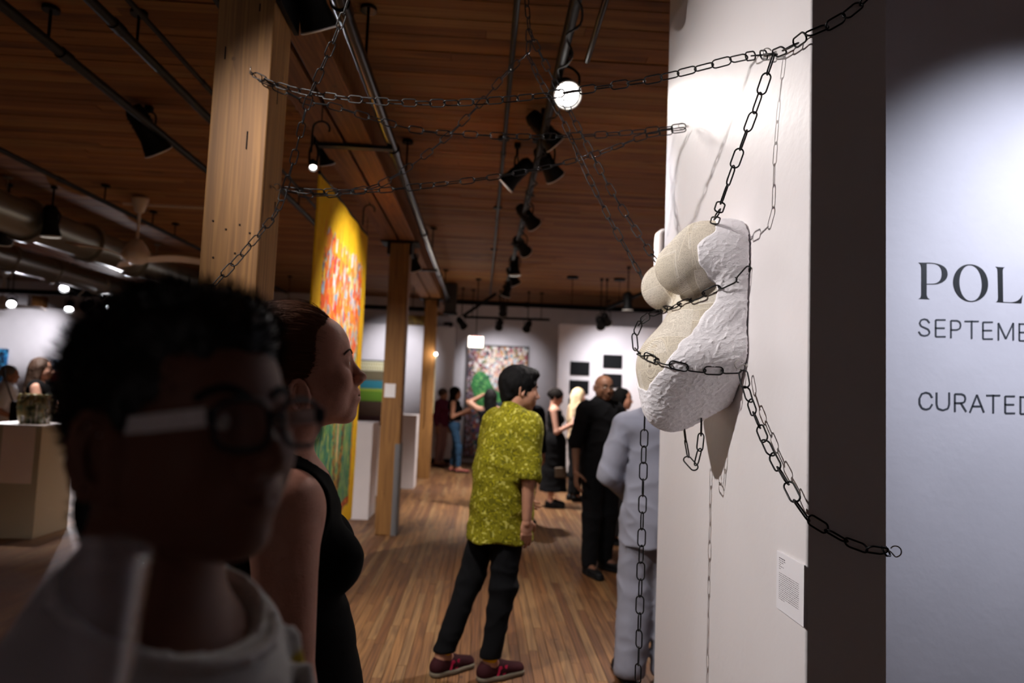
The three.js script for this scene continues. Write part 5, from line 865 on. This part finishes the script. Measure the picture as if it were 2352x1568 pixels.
{ const p = V(-0.07, 1.2, 0.3).applyMatrix4(lady.t.matrix.compose(lady.t.position, lady.t.quaternion, lady.t.scale)); const t = thing('phone', 'phone held up by the woman in the long black dress', 'phone', p, 1.4); const b = sub(t, 'case', box(0.075, 0.15, 0.009, 0, 0.03, 0, 0.004), mat(0xd9a0a8, 0.5)); b.rotation.x = -0.5; const sc = new THREE.Mesh(clean(fin(box(0.066, 0.135, 0.002, 0, 0.03, -0.006))), glow(0xdfe8ff, 1.2)); sc.name = 'screen'; sc.rotation.x = -0.5; t.add(sc); }
{ const a = at(1287, 1083, 9.6), t = thing('handbag', 'small brown handbag carried low by the woman in the long black dress', 'bag', [a.x, a.y - 0.09, a.z]); sub(t, 'pouch', box(0.17, 0.15, 0.07, 0, 0.08, 0, 0.02), mat(0x3c2c1c, 0.6)); sub(t, 'strap', tube([V(-0.06, 0.15, 0), V(-0.07, 0.3, 0), V(-0.1, 0.48, -0.02), V(-0.12, 0.62, -0.03)], 0.006, 16, 6), mat(0x2c2014, 0.6)); }
person({ label: 'woman with long straight blonde hair beside the black pictures', at: [1.47, -10.35], face: 110, h: 1.7, fem: true, skin: SKIN.pale, cell: 0.015, hcell: 0.007, hdcell: 0.007, hairMat: HAIR.blonde, hairReach: [[0.12, 1.15, 0], [-0.12, 1.15, -0.15]], hair: longHair({ len: 0.34 }), clothes: [{ name: 'top', mat: cloth(0x8d7a64), make: shirt({ fem: true, e: 0.014, hem: 0.95, flare: 0.15, sleeve: 0.7 }) }, { name: 'trousers', mat: BLACKCLOTH, make: trousers({ fem: true, e: 0.016, bottom: 0.1 }) }], shoe: { mat: M.black } });
person({ label: 'woman with long dark hair and sheer black trousers behind the bald man', at: [1.55, -7.5], face: 78, h: 1.69, fem: true, skin: SKIN.warm, cell: 0.015, hcell: 0.007, hdcell: 0.007, hairMat: HAIR.black, hairReach: [[0.12, 1.2, 0], [-0.12, 1.2, -0.15]], hair: longHair({ len: 0.3 }), clothes: [{ name: 'top', mat: cloth(0x17171c), make: shirt({ fem: true, e: 0.016, hem: 0.9, sleeve: 1.9 }) }, { name: 'trousers', mat: cloth(0x231f1f), make: trousers({ fem: true, e: 0.02, wide: 0.03, len: 1, bottom: 0.1 }) }], shoe: { mat: M.black } });
person({ label: 'woman in blue jeans with long curly dark hair near the tall painting', at: [-0.47, -13.46], face: 82, h: 1.64, fem: true, lean: [0, -0.04], skin: SKIN.tan, cell: 0.016, hcell: 0.008, hdcell: 0.008, hairMat: HAIR.black, hairReach: [[0.14, 1.1, 0], [-0.14, 1.1, -0.2]], hair: (F) => { longHair({ len: 0.28, tip: 0.08 })(F); F.ell([0, 0.05, -0.04], [0.1, 0.1, 0.11], 0.03); F.ell([0, -0.05, 0.085], [0.066, 0.105, 0.085], 0.012, 1); }, j: { elR: [-0.21, 1.14, -0.02], wrR: [-0.12, 1.26, 0.22], elL: [0.21, 1.14, 0], wrL: [0.05, 1.22, 0.24], anR: [-0.08, 0.085, 0.1], toR: [-0.08, 0.03, 0.25], knR: [-0.09, 0.5, 0.1], anL: [0.08, 0.085, -0.06], toL: [0.1, 0.03, 0.09] },
  clothes: [{ name: 'top', mat: BLACKCLOTH, make: shirt({ fem: true, e: 0.01, hem: 1.06, flare: 0.12, neck: 0.1 }) }, { name: 'jeans', mat: cloth(0x2c4660), make: trousers({ fem: true, e: 0.01, bottom: 0.12 }) }], shoe: { mat: cloth(0x9a5a52), low: true } });
person({ label: 'woman in a plum blouse partly hidden by the farthest post', at: [-0.8, -14.35], face: 60, h: 1.6, fem: true, skin: SKIN.tan, cell: 0.016, hcell: 0.008, hdcell: 0.008, hairMat: HAIR.brown, hair: shortHair({ v: 0.016 }), clothes: [{ name: 'blouse', mat: cloth(0x5a2238), make: shirt({ fem: true, e: 0.02, hem: 0.9, sleeve: 1.8 }) }, { name: 'trousers', mat: cloth(0x8c6a68), make: trousers({ fem: true, e: 0.014, bottom: 0.1 }) }], shoe: { mat: cloth(0x5a3a34), low: true } });
person({ label: 'woman with long black hair raising one arm, behind the olive shirt', at: [0.13, -9.6], face: 176, h: 1.63, fem: true, skin: [0.2, 0.1, 0.065], cell: 0.015, hcell: 0.007, hdcell: 0.007, hairMat: HAIR.black, hairReach: [[0.12, 1.1, 0], [-0.12, 1.1, -0.2]], hair: longHair({ len: 0.36, tip: 0.08 }), j: { elL: [0.33, 1.52, 0.06], wrL: [0.13, 1.64, 0.12], elR: [-0.26, 1.2, 0.1], wrR: [-0.14, 1.4, 0.3] }, clothes: [{ name: 'dress', mat: cloth(0x141418), make: dress({ hem: 0.55, flare: 0.2, top: 1.42 }) }], shoe: { mat: M.black, low: true } });
person({ label: 'man in a navy jacket and pale tie mostly hidden behind the olive shirt', at: [0.56, -8.5], face: 10, h: 1.68, skin: SKIN.warm, cell: 0.015, hcell: 0.007, hdcell: 0.007, hairMat: HAIR.dark, hair: shortHair(), clothes: [{ name: 'jacket', mat: cloth(0x10131f), make: shirt({ e: 0.024, hem: 0.8, flare: 0.18, sleeve: 1.9, collar: true }) }, { name: 'shirt_front', fold: 0, mat: cloth(0xc9c3cc), make: (F, J, s) => { F.cap([0, 1.42 * s, 0.075 * s], [0, 1.02 * s, 0.1 * s], 0.03 * s, 0.025 * s); } }, { name: 'trousers', mat: cloth(0x12141c), make: trousers({ e: 0.018, bottom: 0.08 }) }], shoe: { mat: M.black, low: true } });
{ const a = at(92, 860, 7.75); person({ label: 'woman with long brown hair and a black top behind the ceramic pot', at: [a.x, a.z], face: 116, h: 1.77, fem: true, hroll: 0, skin: SKIN.pale, cell: 0.014, hcell: 0.006, hdcell: 0.006, hairMat: HAIR.brown, hairReach: [[0.12, 1.2, 0], [-0.12, 1.2, -0.2]], hair: longHair({ len: 0.27, tip: 0.07 }), j: { elR: [-0.23, 1.15, 0.02], wrR: [-0.02, 1.22, 0.2], elL: [0.23, 1.15, 0.02], wrL: [0.04, 1.18, 0.22] }, clothes: [{ name: 'top', mat: BLACKCLOTH, make: shirt({ fem: true, e: 0.012, hem: 0.9, neck: 0.095 }) }, { name: 'trousers', mat: BLACKCLOTH, make: trousers({ fem: true, e: 0.016, bottom: 0.1 }) }], shoe: { mat: M.black, low: true } }); }
{ const a = at(20, 860, 9.2); person({ label: 'grey-haired visitor in a white t-shirt at the far left', at: [a.x, a.z], face: 120, h: 1.68, skin: SKIN.tan, cell: 0.015, hcell: 0.007, hdcell: 0.007, hairMat: HAIR.grey, hair: shortHair({ v: 0.006 }), j: { elR: [-0.24, 1.15, -0.08], wrR: [-0.16, 1.05, 0.12] }, clothes: [{ name: 'tshirt', mat: cloth(0xdadade), make: shirt({ e: 0.024, hem: 0.88, flare: 0.17, sleeve: 0.75, loose: 0.02 }) }, { name: 'trousers', mat: cloth(0x6a2420), make: trousers({ e: 0.016, bottom: 0.08 }) }], shoe: { mat: M.black, low: true } });
  const b = at(44, 945, 8.9), t = thing('shoulder_bag', 'black shoulder bag worn by the white t-shirt visitor', 'bag', [b.x, b.y - 0.13, b.z]); sub(t, 'pouch', box(0.2, 0.26, 0.1, 0, 0.13, 0, 0.03), M.black); sub(t, 'strap', tube([V(-0.08, 0.24, 0), V(-0.14, 0.4, 0.02), V(-0.2, 0.56, 0.02), V(-0.24, 0.68, 0)], 0.01, 16, 6), M.black); }
{ // spectacles of the bald man
  bald.t.updateMatrixWorld(true); const G = bald.t.matrixWorld.clone().multiply(bald.X), t = thing('eyeglasses', 'thin dark eyeglasses worn by the bald man in black', 'glasses', V().setFromMatrixPosition(G)), off = t.position.clone(), put = (g) => { g.applyMatrix4(G); g.translate(-off.x, -off.y, -off.z); return g; };
  for (const q of [-1, 1]) { const p = []; for (let i = 0; i < 16; i++) { const a = i / 16 * 6.2832; p.push(V(q * 0.034 + 0.025 * Math.cos(a), 0.004 + 0.018 * Math.sin(a), 0.112 - 0.1 * Math.max(0, Math.abs(q * 0.034 + 0.025 * Math.cos(a)) - 0.02))); } sub(t, 'rim', put(tube(p, 0.0018, 40, 6, true)), M.black); sub(t, 'temple', put(cyl(V(q * 0.061, 0.008, 0.107), V(q * 0.08, 0.008, -0.005), 0.0018)), M.black); }
  sub(t, 'bridge', put(tube([V(-0.009, 0.008, 0.112), V(0, 0.011, 0.114), V(0.009, 0.008, 0.112)], 0.0018, 8, 6)), M.black);
}
// ---------- the woman looking at the sculpture ----------
{
  const freckle = tex(512, 512, 0.22, 0.22, (u, v) => { const n = fbm(u, v, 10, 10, 4, 101), f = smooth(0.86, 0.93, vnoise(u * 60, v * 60, 60, 60, 104)); return mix3(mix3([206, 150, 130], [190, 132, 112], n), [160, 104, 82], f * 0.2); });
  const pores = tex(512, 512, 0.05, 0.05, (u, v) => 255 * (0.6 * vnoise(u * 70, v * 70, 70, 70, 111) + 0.4 * fbm(u, v, 20, 20, 3, 112)), false);
  const face = 106, s = 1.727 / 1.75, yaw = face * Math.PI / 180, fw = V(Math.sin(yaw), 0, Math.cos(yaw)), ZW = 1.37;
  const hx = at(838, 875, ZW - 0.125 * fw.z).addScaledVector(fw, -0.117).add(V(0, 0.004, 0));
  const W = person({ label: 'woman with tied-back auburn hair and black tank top, looking up in profile', at: [hx.x, hx.z], face, h: 1.727, fem: true, limb: 1.14, hpitch: 15, hyaw: 0, skin: [0.5, 0.27, 0.2], cell: 0.0065, hcell: 0.0026, haircell: 0.004, hairMat: phys(0x5c3620, 0.55, { specularIntensity: 0.6 }), hairFold: 0.3, browWide: 0.0019, brow: 0x4a3020, lip: [0.34, 0.12, 0.1], headOpt: { ear: [-0.034, -0.008], earSize: 1.05, extra: (F) => F.ell([0, 0.056, 0.029], [0.066, 0.062, 0.061], 0.03) },
    j: { hea: [0, hx.y / s, 0.0], nek: [0, 1.47, -0.05], shR: [-0.165, 1.4, -0.025], shL: [0.165, 1.4, -0.025], elR: [-0.195, 1.1, -0.005], wrR: [-0.205, 0.87, 0.05], elL: [0.205, 1.12, -0.045], wrL: [0.215, 0.88, 0.03], che: [0, 1.3, -0.02] },
    hairReach: [],
    hair: (F) => { F.ell([0, 0.046, -0.014], [0.08, 0.097, 0.104]); F.ell([0, 0.09, -0.04], [0.064, 0.056, 0.082], 0.05); F.ell([0, 0.04, -0.125], [0.05, 0.05, 0.04], 0.03); F.ell([0, -0.04, 0.1], [0.137, 0.142, 0.1], 0.012, 1); for (const q of [-1, 1]) F.ell([q * 0.092, -0.038, -0.018], [0.026, 0.034, 0.025], 0.006, 1); F.put((x, y, z) => -(y + 0.041 + (z < -0.035 ? 0.05 : 0)), null, null, 0.02, 2); },
    hairDone: (m, t, X, F) => {                            // combed strands lying back over the head, and a few loose ones
      const list = [], inv = X.clone().invert(), cen = V(0, 0.047, -0.02), rad = V(0.083, 0.106, 0.104), e = 0.004;
      const onto = (q, off) => F.onto(q, off);
      for (let i = 0; i < 5200; i++) {
        const a = rr(-2.35, 2.35), start = V(Math.sin(a), Math.cos(a) * rr(0.75, 1) + 0.1, rr(0.2, 1.7)).normalize(), end = V(start.x * 0.3, 0.3, -1).normalize(), loose = rnd() < 0.035, p = [], f0 = rr(0, 0.5), f1 = f0 + rr(0.25, 0.5), wob = rr(-0.06, 0.06), off = rr(0.0002, 0.0018);
        for (let k = 0; k <= 7; k++) { const f = f0 + (f1 - f0) * k / 7, d = start.clone().lerp(end, f).normalize(); d.x += wob * Math.sin(k * 0.5); const q = onto(cen.clone().add(V(d.x * rad.x, d.y * rad.y, d.z * rad.z)).applyMatrix4(X), off + (loose ? 0.006 * Math.sin(k * 0.45) : 0)); if (!q) break; p.push(q); }
        if (p.length < 5 || p.some((q, k) => k && q.distanceTo(p[k - 1]) > 0.035)) continue;
        list.push(tube(p, loose ? 0.0003 : 0.0006, 9, 3));
      }
      const o = sub(m, 'hair_strands', list, m.material); o.userData.kind = 'stuff';
    },
    clothes: [{ name: 'tank_top', fold: 0.004, cell: 0.006, mat: cloth(0x08080a, 0.95, { bumpMap: weave, bumpScale: 0.0004 }), make: (F, J, s) => {
      trunk(F, J, s, true, 0.006, 0.06); F.cap([0, 0.95 * s, 0], [0, 1.1 * s, 0], 0.165 * s, 0.13 * s, 0.05); F.cut(0, -1, 0, -0.86 * s);
      const R = (c, r) => F.ell(c.map((v) => v * s), r, 0.006, 1); R([0, 1.55, 0.03], [0.088, 0.13, 0.12]); R([0, 1.47, 0.13], [0.075, 0.1, 0.1]); for (const q of [-1, 1]) { R([q * 0.205, 1.42, -0.03], [0.085, 0.115, 0.16]); } } },
      { name: 'trousers', mat: BLACKCLOTH, cell: 0.012, make: trousers({ fem: true, e: 0.014, bottom: 0.1 }) }], shoe: { mat: M.black, low: true } });
  const b = W.t.children.find((c) => c.name === 'body'); b.material = phys(0xffffff, 0.48, { map: freckle, bumpMap: pores, bumpScale: 0.0005, specularIntensity: 0.5 });
  const c = V(-0.081, -0.07, -0.013).applyMatrix4(W.X), g = new THREE.TorusGeometry(0.0062, 0.0009, 8, 24); g.rotateY(Math.PI / 2 + 0.5); g.translate(c.x, c.y, c.z); sub(W.t, 'earring', g, mat(0xd8c69a, 0.2, { metalness: 1 }), 'small gold hoop earring');
}
// ---------- the boy close to the camera ----------
{
  const s = 1.68 / 1.75, face = 76, hy = -14, yaw = face * Math.PI / 180;
  const c = at(386, 1002, 0.585), shirtCol = (x, y, z) => {   // printed figures low on the chest
    const base = [0.62, 0.61, 0.585], u = x, v = y; if (z < 0) return base;
    const d1 = Math.hypot((u - 0.107) / 0.022, (v - 1.3) / 0.05), d2 = Math.hypot((u - 0.056) / 0.026, (v - 1.29) / 0.03), d3 = Math.hypot((u - 0.062) / 0.008, (v - 1.325) / 0.016), n = n3(u * 60, v * 60, 3, 7);
    if (d1 < 1) return v > 1.325 ? (n > 0.5 ? [0.5, 0.36, 0.05] : [0.1, 0.2, 0.08]) : n > 0.6 ? [0.12, 0.16, 0.12] : [0.03, 0.1, 0.16];
    if (d2 < 1 || d3 < 1) return n > 0.62 ? [0.4, 0.33, 0.03] : [0.06, 0.025, 0.02]; return base;
  };
  const B = person({ label: 'blurred boy in glasses and white t-shirt close to the camera', at: [c.x + 0.0, c.z + 0.0], face, h: 1.68, hyaw: hy, hpitch: 8, hsize: 0.94, girth: 0.82, limb: 0.72, skin: [0.18, 0.08, 0.052], cell: 0.008, hcell: 0.0035, haircell: 0.0045, hairMat: mat(0x0a0807, 0.55), brow: 0x0a0706, lip: [0.2, 0.07, 0.06], headOpt: { ear: [-0.012, 0.014], earSize: 1.25, lid: 0.0022 },
    j: { hea: [0, c.y / s, 0.015], nek: [0, 1.475, -0.02], shL: [0.125, 1.4, -0.015], shR: [-0.125, 1.4, -0.015], elR: [-0.2, 1.17, 0.0], wrR: [-0.205, 1.31, 0.08], elL: [0.15, 1.17, -0.02], wrL: [0.21, 0.93, 0.04] }, handR: { curl: 0.55, dir: [0, 0.9, 0.35], palm: [0.2, -0.3, 0.9] },
    hair: (F) => { F.ell([0, 0.046, -0.014], [0.084, 0.096, 0.103]); F.ell([0, 0.092, 0.03], [0.066, 0.038, 0.06], 0.02); F.ell([0, -0.05, 0.086], [0.076, 0.112, 0.076], 0.012, 1); for (const q of [-1, 1]) { F.ell([q * 0.092, -0.02, 0.004], [0.028, 0.042, 0.032], 0.006, 1); F.cap([q * 0.074, 0.03, 0.02], [q * 0.073, -0.012, 0.02], 0.008, 0.006, 0.01); } F.put((x, y, z) => -(y + 0.02 + (z < -0.03 ? 0.065 : 0)), null, null, 0.02, 2); F.ell([0, -0.06, -0.07], [0.055, 0.05, 0.03], 0.02); },
    hairDone: (m, t, X) => { const g = m.geometry, p = g.attributes.position, nn = g.attributes.normal, list = [], upL = V(0, 1, -0.35).transformDirection(X); const inv = X.clone().invert();
      for (let i = 0; i < 5200; i++) { const k = Math.floor(rnd() * p.count), a = V().fromBufferAttribute(p, k), n = V().fromBufferAttribute(nn, k), l = a.clone().applyMatrix4(inv); const len = l.y > 0.06 ? rr(0.008, 0.018) : l.y > -0.01 ? rr(0.006, 0.014) : rr(0.003, 0.008); const d = n.clone().addScaledVector(upL, 0.5).add(V(rr(-0.35, 0.35), rr(-0.35, 0.35), rr(-0.35, 0.35))).normalize(), e = a.clone().addScaledVector(d, len), r = 0.0011; const cg = new THREE.ConeGeometry(r, len + 0.004, 3, 1, true); cg.applyQuaternion(new THREE.Quaternion().setFromUnitVectors(V(0, 1, 0), d)); const q = a.clone().lerp(e, 0.5).addScaledVector(d, -0.002); cg.translate(q.x, q.y, q.z); list.push(cg); }
      const o = sub(m, 'hair_spikes', list, m.material); o.userData.kind = 'stuff'; },
    clothes: [{ name: 'tshirt', fold: 0.008, cell: 0.007, mat: cloth(0xffffff, 0.9, { vertexColors: true }), colour: shirtCol, make: shirt({ e: 0.012, hem: 0.84, flare: 0.15, sleeve: 0.72, loose: 0.01, neck: 0.092, neckFwd: 0.035, more: (F, J, s) => { for (const [a, b] of [[[0.11, 1.42, 0.07], [0.15, 1.27, 0.1]], [[0.08, 1.4, 0.1], [0.13, 1.24, 0.11]], [[0.14, 1.4, 0.05], [0.17, 1.28, 0.07]]]) F.cap(a.map((v) => v * s), b.map((v) => v * s), 0.008, 0.006, 0.014); } }) },
      { name: 'collar', fold: 0, cell: 0.005, mat: cloth(0xdcdad8), make: (F, J, s) => { const k = J.nek; for (let i = 0; i < 26; i++) { const P = (a) => [k.x + 0.083 * s * Math.sin(a), k.y + (0.0 - 0.03 * Math.cos(a)) * s, k.z + (0.035 + 0.086 * Math.cos(a)) * s], a = i / 26 * 6.2832; F.cap(P(a), P(a + 6.2832 / 26), 0.0055, 0.0055, 0.004); } } },
      { name: 'shorts', mat: cloth(0x20242c), cell: 0.013, make: trousers({ e: 0.018, wide: 0.02, bottom: 0.4 }) }], shoe: { mat: M.black } });
  // glasses sit on nose and ears
  B.t.updateMatrixWorld(true); const G = B.t.matrixWorld.clone().multiply(B.X);
  const t = thing('eyeglasses', 'black-rimmed eyeglasses with pale temples worn by the boy', 'glasses', V().setFromMatrixPosition(G)); const off = t.position.clone(), put = (g) => { g.applyMatrix4(G); g.translate(-off.x, -off.y, -off.z); return g; };
  const rimPts = (q, z = 0.113) => { const p = []; for (let i = 0; i < 28; i++) { const a = i / 28 * 6.2832, cx = Math.sign(Math.cos(a)) * Math.pow(Math.abs(Math.cos(a)), 0.7), sy = Math.sign(Math.sin(a)) * Math.pow(Math.abs(Math.sin(a)), 0.75); const x = q * 0.034 + cx * 0.027; p.push(V(x, 0.003 + sy * 0.0205, z - 0.12 * Math.max(0, Math.abs(x) - 0.02))); } return p; };
  for (const q of [-1, 1]) {
    sub(t, 'rim', put(tube(rimPts(q), 0.0024, 64, 8, true)), M.black);
    const sh = new THREE.Shape(rimPts(q).map((p) => new THREE.Vector2(p.x, p.y))), lg = new THREE.ShapeGeometry(sh, 8); const lp = lg.attributes.position; for (let i = 0; i < lp.count; i++) lp.setZ(i, 0.113 - 0.12 * Math.max(0, Math.abs(lp.getX(i)) - 0.02) + 0.0015);
    sub(t, 'lens', put(lg), new THREE.MeshPhysicalMaterial({ color: 0xffffff, roughness: 0.02, transmission: 1, thickness: 0, ior: 1.5 }));
    sub(t, 'temple', put(mergeGeometries([...[0, 1, 2, 3, 4, 5].map((i) => { const f = i / 6, z0 = 0.106 - 0.125 * f, z1 = 0.106 - 0.125 * (f + 1 / 6), x = (zz) => q * (0.064 + (0.106 - zz) * 0.13); return clean(boxUV(box(0.0035, 0.0145 - 0.005 * Math.max(0, f - 0.4), z0 - z1 + 0.0012, x((z0 + z1) / 2), 0.0105, (z0 + z1) / 2))); }), clean(boxUV(cyl(V(q * 0.0802, 0.011, -0.02), V(q * 0.079, -0.012, -0.043), 0.004, 0.003, 10)))])), mat(0xf2ecee, 0.3), 'pale plastic temple');
    sub(t, 'hinge', put(box(0.006, 0.013, 0.008, q * 0.0625, 0.0105, 0.107, 0.001)), M.black);
  }
  sub(t, 'bridge', put(tube([V(-0.0085, 0.007, 0.1135), V(0, 0.0105, 0.1165), V(0.0085, 0.007, 0.1135)], 0.0028, 12, 8)), M.black);
}
{ // clear plastic cup raised in front of the lens by the boy's hand
  const a = at(128, 1440, 0.37), t = thing('plastic_cup', 'clear plastic cup raised in the blurred lower left corner', 'cup', [a.x, a.y - 0.105, a.z]);
  sub(t, 'cup_wall', lathe([[0, 0], [0.03, 0.0], [0.0315, 0.004], [0.041, 0.138], [0.0425, 0.14], [0.0418, 0.1425], [0.04, 0.1405], [0.0305, 0.006], [0, 0.004]], 48), new THREE.MeshPhysicalMaterial({ color: 0xf2f0f2, roughness: 0.14, transmission: 0.95, thickness: 0, ior: 1.45 }));
  sub(t, 'base_ring', new THREE.TorusGeometry(0.0305, 0.0015, 8, 40).rotateX(Math.PI / 2).translate(0, 0.002, 0), new THREE.MeshPhysicalMaterial({ color: 0xf4f2f4, roughness: 0.12, transmission: 0.85, thickness: 0 }));
}
renderer.render(scene, camera);
